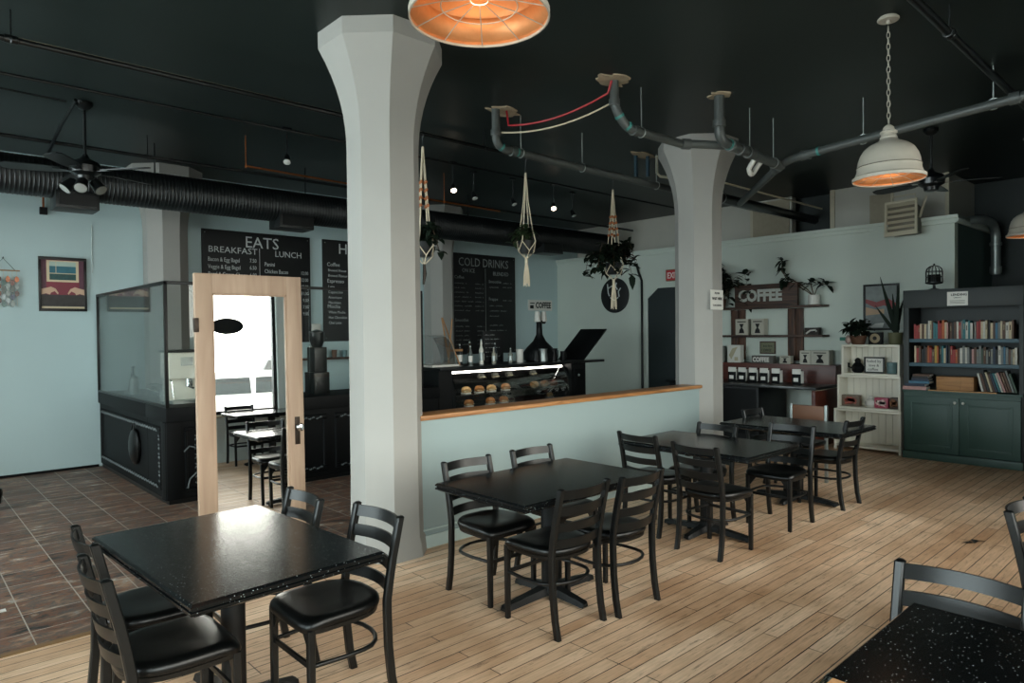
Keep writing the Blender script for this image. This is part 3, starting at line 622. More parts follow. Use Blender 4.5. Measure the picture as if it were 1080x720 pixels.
for i, (x, y, z) in enumerate(((7.06, 5.30, 3.62), (7.20, 5.22, 3.63))):
    pipe('water_pipe', ('short blue-black water pipe stub left of its twin, hanging by the far column cap', 'short blue-black water pipe stub right of its twin, hanging by the far column cap')[i], 'pipe', [(x, y, H), (x, y, z)], .024, M('blue_black_pipe', '#1c3440', 0.4))
pipe('white_pipe', 'pale elbowed water pipe beside the blue-black stubs at the far column cap', 'pipe', [(7.30, 5.15, H), (7.30, 5.15, 3.68), (7.34, 5.13, 3.64), (7.6, 5.0, 3.62)], .018, m_cream)
def patch(label, x, y, rx_, ry_, rot):
    n = 40; rs = []
    for zz, s in ((H, 1.0), (H-.010, .95), (H-.012, .5)): rs.append([(x+s*rx_*(1+.16*sin(3*a+x*7)+.16*sin(7*a+x)+.08*sin(11*a))*cos(a+rot), y+s*ry_*(1+.18*sin(2*a+y*5))*sin(a+rot), zz) for a in [2*pi*i/n for i in range(n)]])
    tag(MB().rings(rs).build('plaster_patch', m_plaster), label, 'ceiling hole')
patch('ragged plaster patch around the pipe with the ends of both sagging cables', 4.64, 5.11, .18, .13, .3)
patch('ragged plaster patch where the red cable starts', 4.80, 3.84, .17, .12, 1.0)
patch('small round plaster ring around the thick pipe by the far column', 5.87, 3.43, .10, .10, 0)
patch('plaster patch above the blue-black pipe stubs', 7.14, 5.24, .22, .10, .4)
def sag(a, b, d, n=18):
    a, b = Vector(a), Vector(b); return [a.lerp(b, i/n)-Vector((0, 0, d*4*(i/n)*(1-i/n))) for i in range(n+1)]
tag(MB().tube([(4.76, 3.83, H-.02)]+sag((4.76, 3.87, 3.78), (4.62, 5.02, 3.73), .07)+[(4.62, 5.05, H-.02)], .010, 8).build('cable', m_red), 'red cable sagging between two ragged ceiling holes', 'cable')
tag(MB().tube(sag((4.84, 3.88, 3.72), (4.56, 5.07, 3.66), .08), .008, 8).build('cable', m_cordm), 'cream cable sagging below the red one', 'cable')
# track spotlights
def track_light(label, x, y, lit, dx, dy):
    t = thing('track_spotlight', label, 'spotlight', (x, y, H), 0, 'small black spotlights over the service counter')
    MB.WORLD = False
    MB().box(-.05, .05, -.02, .02, -.025, 0).build('mount', m_pipeb, t, bevel=.004)
    MB().cyl((0, 0, -.02), (0, 0, -.30), .008, n=8).build('stem', m_pipeb, t)
    R4 = Matrix.Translation((0, 0, -.33)) @ Vector((dx, dy, -.9)).to_track_quat('-Z', 'Y').to_matrix().to_4x4()
    MB().lathe([(.018, .05), (.03, .03), (.036, -.03), (.044, -.06), (.044, -.062)], n=14).xf(R4).build('lamp_head', m_pipeb, t)
    MB().lathe([(.038, -.0625), (.02, -.068), (.004, -.07)], n=14).xf(R4).build('bulb', EM('lit_spot', '#ffe6c8', 9) if lit else M('unlit_spot', '#b9bcb6', .2, var=.02), t)
for a in (('small spotlight beside the tall white column, towards the menu boards', 3.24, 7.05, False, -.3, -.6),
          ('lit small spotlight next to the beaded plant hanger', 5.51, 7.07, True, -.3, -.6), ('small spotlight just after the lit one, second along the counter', 6.04, 7.29, False, -.1, -.5),
          ('small spotlight right behind the plain white plant hanger', 6.75, 7.26, False, 0, -.5), ('lit small spotlight between the plain white hanger and the bushy one', 7.49, 7.16, True, -.5, -.6),
          ('small spotlight farthest along the counter, near the bushy plant hanger', 8.16, 7.38, False, 0, -.5)): track_light(*a)
MB.WORLD = True

# ---------------------------------------------------------------- carved black kitchen counter and its glass screen
t = thing('service_counter', 'short black carved counter side running back to the pale teal wall', 'counter', (2.03, 8.6, 0)); t_side = t
MB().box(2.05, 2.56, 7.93, 10.07, .05, .82).build('body', m_ornate, t); MB().box(2.03, 2.57, 7.93, 10.08, .82, .965).build('top_band', m_ornate, t, bevel=.012); MB().box(2.06, 2.55, 7.93, 10.06, 0, .05).build('plinth', m_pipeb, t)
t = thing('service_counter', 'long black carved counter front passing behind the mirror door', 'counter', (2.03, 7.21, 0))
MB().box(2.05, 5.35, 7.23, 7.925, .05, .82).build('body', m_ornate, t)
MB().box(2.03, 5.36, 7.21, 7.929, .82, .965).build('top_band', m_ornate, t, bevel=.012)
MB().box(2.06, 5.34, 7.26, 7.92, 0, .05).build('plinth', m_pipeb, t)
def moulding(P, a0, a1, z0, z1, w=.05):                      # a raised picture-frame border; P(a, depth, z)
    mb = MB()
    for s0, s1, u0, u1 in ((a0, a1, z0, z0+w), (a0, a1, z1-w, z1), (a0, a0+w, z0+w, z1-w), (a1-w, a1, z0+w, z1-w)):
        mb.rings([[P(s0, 0, u0), P(s1, 0, u0), P(s1, 0, u1), P(s0, 0, u1)], [P(s0+.008, .022, u0+.008), P(s1-.008, .022, u0+.008), P(s1-.008, .022, u1-.008), P(s0+.008, .022, u1-.008)]])
    return mb
def carving(P, a0, a1, z0, z1, step=.045):
    mb = MB(); vert = (z1-z0) > (a1-a0); n = int(((z1-z0) if vert else (a1-a0))/step)
    for i in range(n):
        s = (i+.5)/n; a = (a0+a1)/2 if vert else a0+(a1-a0)*s; z = z0+(z1-z0)*s if vert else (z0+z1)/2
        k = 1 if i % 2 else -1; q = .011
        for j in range(2):
            pts = [P(a+(q*k*cos(r)*(1+j*.2))+(0 if vert else 0), 0.024, z+q*1.2*sin(r)*(1 if j else .6)*k) for r in [x*.7 for x in range(6)]]
            mb.tube(pts, .0062, 5)
    return mb
PX = lambda a, dd, z: (2.05-dd, a, z)
PY = lambda a, dd, z: (a, 7.23-dd, z)
moulding(PX, 7.42, 9.95, .12, .76).build('side_panel_moulding', m_ornate, t_side)
carving(PX, 7.50, 9.9, .70, .75).build('carved_strip', m_carvehi, t_side); carving(PX, 7.50, 9.9, .13, .18).build('carved_strip', m_carvehi, t_side)
carving(PX, 7.425, 7.47, .2, .7).build('carved_strip', m_carvehi, t_side)
MB().box(2.02, 2.05, 7.22, 7.36, .05, .82).box(2.03, 2.17, 7.21, 7.24, .05, .82).build('corner_post', m_ornate, t, bevel=.008)
for a, b in ((2.55, 3.75), (3.85, 5.05)):
    moulding(PY, a, b, .12, .76).build('front_panel_moulding', m_ornate, t)
    carving(PY, a+.06, b-.06, .13, .18).build('carved_strip', m_carvehi, t); carving(PY, a+.06, b-.06, .70, .75).build('carved_strip', m_carvehi, t)
moulding(PY, 2.20, 2.42, .12, .76, .03).build('front_panel_moulding', m_ornate, t); carving(PY, 2.28, 2.34, .18, .7).build('carved_strip', m_carvehi, t)
MB().tube([PY(2.22, .03, .15), PY(2.24, .03, .24), PY(2.40, .03, .38)], .008, 6).tube([PY(2.19, .03, .52), PY(2.24, .03, .57), PY(2.30, .03, .55)], .008, 6).build('carved_scroll', m_carvehi, t)
tag(MB().ball((2.03, 8.35, .46), .055, .18, .20, 14, 9).tube([(2.01, 8.30, .64), (2.015, 8.32, .72), (2.02, 8.38, .72), (2.01, 8.40, .64)], .008, 6).build('cloth_bag', m_vinyl), 'black rounded bag hanging on the carved side of the counter', 'bag')
t = thing('glass_screen', 'tall black-framed glass screen standing on the carved counter', 'screen', (2.03, 7.21, .965))
z0, z1, f = .965, 2.215, .032
fr = MB().box(2.03, 2.03+f, 7.21, 10.08, z1-f, z1).box(2.03, 5.1, 7.21, 7.21+f, z1-f, z1)
fr.box(2.03, 2.03+.02, 7.21+f, 10.08, z0, z0+.02).build('top_rail', m_blk, t, bevel=.003)
for x, y in ((2.03, 7.21), (2.03, 10.045), (5.07, 7.21)): MB().box(x, x+f, y, y+f, z0, z1-f).build('post', m_blk, t, bevel=.003)
MB().box(2.042, 2.048, 7.245, 10.045, z0+.02, z1-f).build('pane', g_case, t, smooth=0)
MB().box(2.065, 3.55, 7.222, 7.228, z0, z1-f).build('pane', g_case, t, smooth=0); MB().box(3.56, 5.068, 7.222, 7.228, z0, z1-f).build('pane', g_case, t, smooth=0)
# things behind the glass
t = thing('espresso_machine', 'white espresso machine standing behind the glass screen', 'coffee machine', (2.55, 8.0, .965))
MB().box(2.18, 3.0, 7.62, 7.93, 1.22, 1.50).box(2.20, 2.98, 7.75, 7.93, .965, 1.22).build('body', m_shelfw, t, bevel=.02)
MB().box(2.16, 3.02, 7.60, 7.93, 1.50, 1.525).build('cup_tray', m_blk, t, bevel=.004)
for x in (2.40, 2.70): 
    g = MB().cyl((x, 7.68, 1.22), (x, 7.68, 1.14), .035, n=14).build('group_head', m_chrome, t); MB().cyl((x, 7.90, 1.15), (x-.02, 7.50, 1.13), .012, n=8).build('portafilter_handle', m_blk, g)
MB().tube([(2.22, 7.90, 1.26), (2.20, 7.58, 1.20), (2.21, 7.57, 1.02)], .007, 6).build('steam_wand', m_chrome, t)
MB().box(2.30, 2.42, 7.613, 7.62, 1.36, 1.45).box(2.5, 2.85, 7.613, 7.62, 1.30, 1.42).build('control_panel', m_steel, t)
MB().box(2.2, 2.98, 7.56, 7.75, .965, .995).build('drip_tray', m_steel, t)
tag(MB().box(2.40, 2.53, 7.40, 7.405, .966, 1.09).build('card_sign', m_paper, bevel=.001), 'blank white card propped inside the glass behind the mirror door', 'card')
for i, (x, y, r, h, kind) in enumerate(((2.30, 9.55, .05, .16, 0), (2.24, 9.2, .045, .20, 0), (2.32, 8.8, .06, .12, 1), (2.26, 8.4, .05, .15, 1), (2.45, 9.0, .07, .10, 1), (2.24, 8.0, .045, .13, 0))):
    nm = ('steel_canister', 'glass_jar')[kind]
    lb = ('tall steel canister in the far corner of the glass screen', 'steel canister next to the far corner one, inside the glass', 'round glass jar in the middle of the carved counter', 'glass jar nearer the glass corner, before the steel tin', 'squat glass jar set back behind the other jars', 'steel tin just inside the corner post of the glass screen')[i]
    q = thing(nm, lb, 'jar' if kind else 'canister', (x, y, .965))
    MB().lathe([(r*.9, .001), (r, .01), (r, h*.8), (r*.8, h)], n=16).build('body', m_steel if not kind else g_clear, q, w=False)
    MB().lathe([(r*.85, h), (r*.85, h+.015), (r*.2, h+.03)], n=16).build('lid', m_steel if kind else m_blk, q, w=False)
for i, (x, y, a) in enumerate(((2.20, 9.35, .12), (2.30, 9.30, -.1))):
    q = thing('serving_spatula', ('spatula handle leaning up inside the glass, the far one', 'spatula handle leaning up inside the glass, the near one')[i], 'utensil', (x, y, .966))
    MB().cyl((0, 0, 0), (a*.6, 0, .34), .008, .012, n=8).build('handle', m_blk, q, w=False); MB().box(-.03, .03, -.003, .003, .0, .06).build('blade', m_steel, q, w=False)
# dark grinder tower and small goods right of the mirror door
t = thing('coffee_grinder', 'tall black grinder tower between the mirror door and the white column', 'grinder', (3.84, 7.6, .965))
MB().box(3.74, 3.94, 7.5, 7.75, .966, 1.22).build('base', m_blk, t, bevel=.01); MB().box(3.76, 3.92, 7.52, 7.72, 1.22, 1.52).build('body', m_blk, t, bevel=.01); MB().lathe([(.06, 1.52), (.09, 1.60), (.09, 1.70), (.02, 1.73)], c=(3.84, 7.62, 0), n=16).build('hopper', m_pipeb, t)
t = thing('wall_shelf', 'small wooden wall shelf of cups under the partly hidden menu board', 'shelf', (4.3, 10.0, 1.28))
MB().box(4.55, 5.85, 9.86, 10.08, 1.27, 1.30).build('board', m_rustic, t); 
for x in (4.7, 5.7): MB().prism([(9.90, 1.27), (10.08, 1.27), (10.08, 1.10)], 'x', x, x+.02).build('bracket', m_blk, t)
for i, (x, r, h, m) in enumerate(((4.72, .04, .09, m_potw), (4.95, .05, .22, m_steel), (5.12, .04, .10, m_potw), (5.32, .045, .12, m_pott), (5.50, .045, .11, m_potc))):
    lb = ('white cup at the door end of the wooden wall shelf', 'tall steel tumbler on the wooden wall shelf', 'white cup right of the steel tumbler', 'brown cup on the wooden wall shelf', 'blue-grey cup on the wooden wall shelf')[i]
    tag(MB().lathe([(r*.75, 0), (r, h), (r*.93, h), (r*.7, .01)], c=(x, 9.96, 1.30), n=18).build('cup', m), lb, 'cup')
tag(MB().box(4.98, 5.13, 10.03, 10.088, 1.60, 1.84).build('paper_dispenser', m_potw, bevel=.015), 'small white dispenser on the wall beside the partly hidden menu board', 'dispenser')

# ---------------------------------------------------------------- bar counter with the pastry case
CT = 1.17
t = thing('bar_counter', 'black bar counter behind the half wall, carrying the bottles', 'counter', (6.9, 7.6, 0))
MB().box(5.38, 8.73, 7.22, 7.98, CT, CT+.04).build('countertop', m_pipeb, t, bevel=.006)
MB().box(5.38, 5.60, 7.26, 7.95, 0, CT).box(7.96, 8.30, 7.26, 7.95, 0, CT).box(5.6, 7.96, 7.85, 7.95, 0, CT).box(5.6, 7.96, 7.26, 7.85, 0, .60).build('body', m_iron, t)
MB().box(8.02, 8.25, 7.252, 7.26, .3, 1.08).build('end_panel', m_ornate, t, bevel=.003)
MB().lathe([(.02, 0), (.016, .012), (.004, .016)], n=10).xf(Matrix.Translation((8.13, 7.252, .98)) @ Matrix.Rotation(radians(90), 4, 'X')).build('knob', m_steel, t)
t = thing('counter_flap', 'black slanted panel propped on the end of the bar counter', 'panel', (8.3, 7.6, CT+.04))
MB().rings([[(8.22, 7.24, CT+.041), (8.25, 7.24, CT+.041), (8.25, 7.80, CT+.041), (8.22, 7.80, CT+.041)], [(8.80, 7.24, 1.71), (8.83, 7.24, 1.70), (8.83, 7.80, 1.70), (8.80, 7.80, 1.71)]]).build('panel', m_iron, t, bevel=.004)
t = thing('pastry_case', 'curved glass pastry case lit by a white strip, seen over the half wall', 'display case', (6.65, 7.5, .6))
MB().box(5.62, 7.95, 7.30, 7.84, .60, .625).build('deck', m_iron, t); MB().box(5.62, 7.95, 7.80, 7.84, .625, 1.15).build('back', m_iron, t)
cur = [(7.24+.10*(1-cos(q))*1.6, .62+.50*sin(q)) for q in [radians(90)*i/8 for i in range(9)]]
for x in (5.63, 7.93):
    MB().rings([[(x-.03, y, z), (x+.03, y, z), (x+.03, y+.03, z), (x-.03, y+.03, z)] for y, z in cur]).build('side_frame', m_pipeb, t, smooth=60)
MB().rings([[(5.645, y, z), (7.90, y, z), (7.90, y+.005, z), (5.645, y+.005, z)] for y, z in cur]).build('curved_glass', g_case, t, smooth=60)
for z in (.80, .975): MB().box(5.65, 7.90, 7.36, 7.78, z, z+.008).build('glass_shelf', g_case, t, smooth=0); MB().box(5.65, 7.90, 7.352, 7.36, z-.004, z+.012).build('shelf_edge', m_pipeb, t)
MB().box(5.66, 7.90, 7.40, 7.43, 1.118, 1.138).build('light_strip', EM('white_led_strip', '#fff6ea', 14), t)
MB().cyl((7.86, 7.42, 1.10), (7.74, 7.42, .93), .010, n=8).build('strut', m_chrome, t)
n = 0
def pastry(label, x, y, z, m, s=1.0, paper=True):
    q = thing('pastry', label, 'pastry', (x, y, z), 0, 'filled buns in the pastry case')
    if paper: MB().box(-.055, .055, -.05, .05, .001, .022).build('paper_tray', m_paper, q, w=False, bevel=.004)
    b = MB().ball((0, 0, .055), .085*s, .06*s, .045*s, 12, 7); b.v = [v+Vector((.006*sin(v.x*70), .004*cos(v.x*50), .008*sin(v.y*60+v.x*30))) for v in b.v]; b.build('bun', m, q, w=False)
    MB().box(-.065*s, .065*s, -.052, .03, .036, .046).build('filling', M('creamy_filling', '#d8cba8', .7), q, w=False, bevel=.004)
for i, x in enumerate((6.03, 6.27, 6.50, 6.78)): pastry(('toasted bun on the middle case shelf, first by the curved side frame', 'toasted bun on the middle case shelf, second along', 'toasted bun on the middle case shelf, third along', 'toasted bun on the middle case shelf, fourth along')[i], x, 7.50, .809, (m_bun2, m_bun)[i % 2])
for i, x in enumerate((7.38, 7.60, 7.80)): pastry(('brown bun after the gap on the middle case shelf, first of three', 'brown bun in the middle of the three after the gap', 'reddish bun at the lamp strut end of the middle case shelf')[i], x, 7.50, .809, (m_bun2, m_bun, M('red_glazed_bun', '#8a4434', .5, var=.3))[i], 1, False)
for i, x in enumerate((6.06, 6.46, 6.72)): pastry(('bun on the case deck beside the curved frame', 'orange bun on the case deck, middle one', 'seeded bun on the case deck, third from the curved frame')[i], x, 7.48, .627, (m_bun, M('orange_bun', '#c07a3c', .6, var=.3), m_bun)[i])
pastry('small pale bun alone on the case deck at the bookcase end', 7.72, 7.5, .627, m_bun2, .7, True)
for i, x in enumerate((6.35, 6.62, 6.9, 7.4)): pastry(('wrapped roll on the top case shelf, first', 'wrapped roll on the top case shelf, second', 'wrapped roll on the top case shelf, third', 'wrapped roll alone at the far end of the top case shelf')[i], x, 7.55, .984, M('wrapped_grey', '#7c7d76', .3, var=.3), .8, False)
# goods on the bar counter
t = thing('cake_dome', 'clear curved acrylic cake dome on the bar counter by the tall white column', 'display dome', (5.55, 7.6, CT+.04))
zb = CT+.04; cu = [(5.42+.0, zb), (5.42, zb+.42), (5.58, zb+.43)]+[(5.58+.24*sin(q), zb+.43-.43*(1-cos(q))) for q in [radians(90)*i/6 for i in range(1, 7)]]
MB().prism(cu, 'y', 7.45, 7.80).build('dome', g_clear, t, smooth=50)
for y in (7.45, 7.80): MB().tube([(x, y, z) for x, z in cu], .004, 5).build('edge', m_steel, t)
MB().box(5.40, 5.86, 7.43, 7.82, zb-.0005, zb+.03).build('tray', m_potw, t, bevel=.006)
t = thing('easel_sign', 'small wooden A-frame easel in front of the cold drinks board', 'easel', (5.95, 7.7, zb))
MB().cyl((5.84, 7.62, zb), (5.92, 7.90, zb+.68), .010, n=6).cyl((6.02, 7.62, zb), (5.93, 7.90, zb+.68), .010, n=6).cyl((5.93, 7.78, zb), (5.93, 7.67, zb+.66), .010, n=6).build('leg', M('pale_pine', '#a0764d', .6), t)
MB().box(5.80, 6.06, 7.60, 7.615, zb+.20, zb+.23).build('ledge', M('pale_pine', '#a0764d', .6), t)
BOT = ((6.10, 7.72, .035, .30, '#23282a', 'dark glass syrup bottle by the wooden easel'), (6.20, 7.60, .033, .27, '#59605c', 'grey syrup bottle in front of the dark bottles'), (6.30, 7.74, .036, .33, '#3a2c22', 'brown syrup bottle among the dark ones'),
       (6.42, 7.62, .034, .36, '#d7d4c8', 'tall bottle with a white label on the bar counter'), (6.54, 7.75, .036, .31, '#1d2224', 'black bottle behind the white-labelled one'), (6.66, 7.62, .033, .24, '#8d8a7c', 'short pale bottle in the bottle row'),
       (6.78, 7.73, .036, .30, '#2b3133', 'dark bottle close to the little chalkboard'), (6.98, 7.60, .034, .22, '#777a72', 'short grey bottle beside the cup dispenser'))
for x, y, r, h, c, lb in BOT:
    q = thing('bottle', lb, 'bottle', (x, y, zb), 0, 'syrup bottles on the bar counter'); mm = M('bottle'+c, c, .22, var=.08, coat=.3)
    MB().lathe([(r*.9, .0005), (r, .01), (r, h*.58), (r*.42, h*.74), (r*.38, h*.92), (r*.42, h*.93)], n=16).build('body', mm, q, w=False)
    MB().lathe([(r*.36, h*.93), (r*.36, h), (r*.1, h+.004)], n=12).build('cap', m_steel, q, w=False); MB().cyl((0, 0, h), (0, -.02, h+.05), .004, n=6).build('spout', m_blk, q, w=False)
    MB().lathe([(r*1.015, h*.15), (r*1.015, h*.48)], n=16, cap=False).build('bottle_label', m_paper if c in ('#23282a', '#1d2224', '#59605c') else m_steel, q, w=False)
tag(MB().lathe([(.05, 0), (.055, .01), (.055, .17), (.06, .175), (.06, .20), (.02, .205)], c=(7.17, 7.6, zb), n=20).build('cup_dispenser', m_potw), 'white lidded tub on the bar counter beside the bottles', 'tub')
t = thing('glass_demijohn', 'big black conical jug with upturned paper cups on its neck', 'jug', (7.62, 7.62, zb))
MB().lathe([(.20, .0005), (.25, .02), (.26, .14), (.20, .22), (.10, .32), (.05, .42), (.045, .60), (.055, .61), (.03, .62)], n=28).build('body', m_iron, t, w=False, smooth=60)
for i, x in enumerate((7.58, 7.72)): tag(MB().lathe([(.055, 0), (.04, .16), (.01, .162)], c=(x, 7.62, zb+.622), n=18).build('paper_cup', m_potw), ('upturned paper cup stack on the black jug, the near one', 'upturned paper cup stack on the black jug, the far one')[i], 'cup')
MB().cyl((7.62, 7.62, zb+.615), (7.74, 7.62, zb+.617), .03, n=8).build('cup_stand', m_iron, t)
for i, (x, y, r, h, mm) in enumerate(((7.50, 7.42, .07, .20, m_steel), (7.72, 7.42, .075, .20, m_iron), (7.95, 7.42, .05, .15, m_iron), (7.38, 7.45, .06, .17, m_iron))):
    q = thing('pitcher', ('steel milk pitcher in front of the black jug', 'black pitcher in front of the black jug', 'black mug at the foot of the slanted panel', 'black pot beside the white lidded tub')[i], 'pitcher', (x, y, zb))
    MB().lathe([(r*.9, .0005), (r, .01), (r*.85, h*.8), (r*.95, h), (r*.85, h), (r*.7, .012)], n=18).build('body', mm, q, w=False)
    MB().tube([(r*.85, 0, h*.85), (r*1.5, 0, h*.8), (r*1.5, 0, h*.3), (r*.9, 0, h*.2)], .007, 6).build('handle', mm, q, w=False)
t = thing('chalkboard', 'little chalkboard with price scrawl standing on the bar counter', 'chalkboard', (6.88, 7.86, zb))
MB().box(6.66, 7.06, 7.85, 7.87, zb, zb+.48).build('board', m_board, t, bevel=.003)
def scrawl(mb, x0, x1, z, y, seed, face='y', amp=.010, m=None, words=True):
    if isinstance(mb, Rows):
        scrawl(MB(), x0, x1, z+mb.dz, y, seed, face, amp, m).build('chalk_scribble', mb.m, mb.t); return mb
    R = random.Random(seed); x = x0
    while x < x1:
        wl = min(R.uniform(.05, .13)*(amp/.010), x1-x); pts = []; n = max(3, int(wl/(amp*.55)))
        for i in range(n): 
            a = x+wl*i/n; b = z+amp*(1 if i % 2 else -.2)*R.uniform(.5, 1.1); pts.append((a, y, b) if face == 'y' else (y, -a, b))
        mb.tube(pts, amp*.13, 4, m); x += wl+amp*1.6
    return mb
lt = Rows(t, m_chalk, 0)
for i in range(6): scrawl(lt, 6.69, 6.69+.2+.1*(i % 2), zb+.42-.065*i, 7.848, 40+i)

# ---------------------------------------------------------------- menu boards on the back wall
YB1 = YB-.03
def board(label, x0, x1, z0, z1):
    t = thing('menu_board', label, 'menu board', ((x0+x1)/2, YB, z0))
    MB().box(x0, x1, YB1, YB-.001, z0, z1).build('board', m_board, t, bevel=.003)
    for x, z in ((x0+.04, z1-.05), (x1-.04, z1-.05), (x0+.04, z0+.05), (x1-.04, z0+.05)): MB().lathe([(.008, 0), (.006, .004), (.001, .005)], n=8).xf(Matrix.Translation((x, YB1, z)) @ Matrix.Rotation(radians(90), 4, 'X')).build('screw', m_steel, t)
    return t
YT = YB1-.004
t = board('black menu board headed EATS, half hidden by the mirror door', 3.344, 4.978, 1.55, 3.19)
lt = Rows(t, m_chalk, .10)
put_text(lt, 'EATS', .235, (4.21, YT, 2.865), align='CENTER'); put_text(lt, 'BREAKFAST', .125, (3.78, YT, 2.765), align='CENTER', sx=1.1); put_text(lt, 'LUNCH', .125, (4.62, YT, 2.755), align='CENTER', sx=1.02)
lt.box(4.165, 4.172, YT, YT+.002, 1.55, 2.86)
rows = [('Bacon & Egg Bagel', '7.50'), ('Veggie & Egg Bagel', '6.50'), ('Bagel & Cream Cheese', '6.00'), ('Toast & Jam', '4.50')]
for i, (a, b) in enumerate(rows): put_text(lt, a, .085, (3.42, YT, 2.635-.105*i), sx=.72); put_text(lt, b, .08, (4.12, YT, 2.645-.105*i), align='RIGHT', sx=.75)
put_text(lt, 'Panini', .085, (4.24, YT, 2.605), sx=.8)
rows = [('Chicken Bacon', '12.00'), ('Chicken Guacamole', '12.00'), ('Turkey Apple', '12.00'), ('Veggie', '11.00'), ('Grilled Cheese', '9.00'), ('Soup', '7.00'), ('Salad', '9.00')]
for i, (a, b) in enumerate(rows): put_text(lt, a, .085, (4.24, YT, 2.50-.105*i), sx=.72); put_text(lt, b, .075, (4.94, YT, 2.50-.105*i), align='RIGHT', sx=.75)
t = board('black menu board with an H, half hidden behind the tall white column', 5.195, 6.83, 1.555, 3.19)
lt = Rows(t, m_chalk, .10); put_text(lt, 'HOT DRINKS', .235, (6.16, YT, 2.875), align='CENTER')
for j, (h, z, ls) in enumerate((('Coffee', 2.665, ['Brewed House', 'Brewed Flavour']), ('Espresso', 2.40, ['Latte', 'Cappuccino', 'Americano', 'Macchiato']), ('Mocha', 1.99, ['White Mocha', 'Hot Chocolate', 'Chai Latte']))):
    put_text(lt, h, .085, (5.26, YT, z))
    for i, l in enumerate(ls): put_text(lt, l, .060, (5.28, YT, z-.085*(i+1)), sx=.9)
for i in range(8): put_text(lt, '4.50', .06, (6.0, YT, 2.58-.11*i))
t = board('black menu board headed COLD DRINKS behind the bar counter', 7.746, 9.39, 1.26, 3.165)
lt = Rows(t, m_chalkd, .10); put_text(lt, 'COLD DRINKS', .225, (8.57, YT, 2.83), align='CENTER', sx=.86)
put_text(lt, 'ON ICE', .105, (8.18, YT, 2.71), align='CENTER', sx=.9, m=m_chalkd); put_text(lt, 'BLENDED', .105, (9.0, YT, 2.68), align='CENTER', sx=.9)
lt.box(8.595, 8.602, YT, YT+.002, 1.45, 2.80)
put_text(lt, 'Coffee', .085, (7.84, YT, 2.585)); put_text(lt, 'Smoothie', .085, (8.68, YT, 2.53)); put_text(lt, 'Frappe', .085, (8.68, YT, 2.19)); put_text(lt, 'Smoothie', .085, (7.84, YT, 1.78))
for i in range(7): scrawl(lt, 7.84, 7.84+(.30, .26, .34, .40, .46, .42, .38)[i], 2.49-.085*i, YT, i, amp=.020); scrawl(lt, 8.34, 8.56, 2.49-.085*i, YT, 60+i, amp=.018)
for i in range(5): scrawl(lt, 7.86, 8.2, 1.68-.085*i, YT, 10+i, amp=.020); scrawl(lt, 8.38, 8.56, 1.68-.085*i, YT, 80+i, amp=.018)
for i, z in enumerate((2.44, 2.08, 1.98, 1.88, 1.70, 1.60, 1.50)): scrawl(lt, 8.70, 8.95+.1*(i % 3), z, YT, 20+i, amp=.020)
for i, z in enumerate((2.53, 2.45, 2.19)): scrawl(lt, 9.05, 9.3, z, YT, 30+i, amp=.018)
t = thing('wall_sign', 'small white COFFEE sign on the back wall above the black jug', 'sign', (10.1, YB, 2.11))
MB().box(9.76, 10.45, YB-.03, YB-.001, 2.11, 2.33).build('panel', m_paper, t, bevel=.004); lt = MB(); put_text(lt, 'COFFEE', .17, (9.96, YB-.033, 2.165), bold=.006, sx=.76); lt.box(9.80, 9.90, YB-.033, YB-.03, 2.15, 2.22).box(9.80, 9.93, YB-.033, YB-.03, 2.25, 2.27); lt.build('lettering', m_ink, t, smooth=0)

# ---------------------------------------------------------------- left end of the back wall
t = thing('framed_picture', 'black-framed print of a window over a red wall and two reaching hands', 'picture', (1.675, YB, 2.0))
MB().box(1.42, 1.93, YB-.03, YB-.001, 1.995, 2.03).box(1.42, 1.93, YB-.03, YB-.001, 2.632, 2.667).box(1.42, 1.447, YB-.03, YB-.001, 2.03, 2.632).box(1.903, 1.93, YB-.03, YB-.001, 2.03, 2.632).build('frame', m_blk, t, bevel=.003)
yp = YB-.012
MB().box(1.447, 1.903, yp, YB-.001, 2.03, 2.632, M('print_red', '#7c2b3a', .5, var=.25, scale=5)).box(1.447, 1.903, yp-.001, yp, 2.055, 2.20, M('print_dark', '#33302f', .5, var=.5, scale=20)).box(1.447, 1.903, yp-.001, yp, 2.03, 2.055, M('print_cream', '#cfc0a0', .6)) \
  .box(1.447, 1.50, yp-.001, yp, 2.2, 2.632, M('print_curtain', '#573040', .5, var=.3, scale=12)).box(1.85, 1.903, yp-.001, yp, 2.2, 2.632, M('print_curtain')) \
  .box(1.505, 1.845, yp-.002, yp, 2.36, 2.625, M('print_cream')).box(1.535, 1.815, yp-.003, yp, 2.385, 2.46, M('print_forest', '#1d4a4a', .5, var=.5, scale=30)).box(1.535, 1.815, yp-.003, yp, 2.47, 2.555, M('print_hills', '#2a6878', .5, var=.5, scale=10)).box(1.535, 1.815, yp-.003, yp, 2.555, 2.61, M('print_sky', '#a9bcb2', .5)).box(1.60, 1.606, yp-.004, yp, 2.46, 2.61, M('print_cream')) \
  .build('print', None, t, smooth=0)
for s, x0 in ((1, 1.447), (-1, 1.903)):
    MB().prism([(x0, 2.20), (x0, 2.27), (x0+s*.06, 2.285), (x0+s*.10, 2.30), (x0+s*.15, 2.275), (x0+s*.18, 2.22), (x0+s*.17, 2.205), (x0+s*.14, 2.245), (x0+s*.10, 2.225), (x0+s*.09, 2.20), (x0+s*.05, 2.215)], 'y', yp-.003, yp-.001).build('printed_hand', M('print_skin', '#c9a78e', .6, var=.1), t, smooth=0)
t = thing('agate_mobile', 'hanging mobile of coloured agate slices on a wooden rod at the photo edge', 'mobile', (1.06, YB, 2.47))
MB().cyl((.92, YB-.03, 2.475), (1.235, YB-.03, 2.475), .007, n=8).build('rod', M('pale_pine'), t)
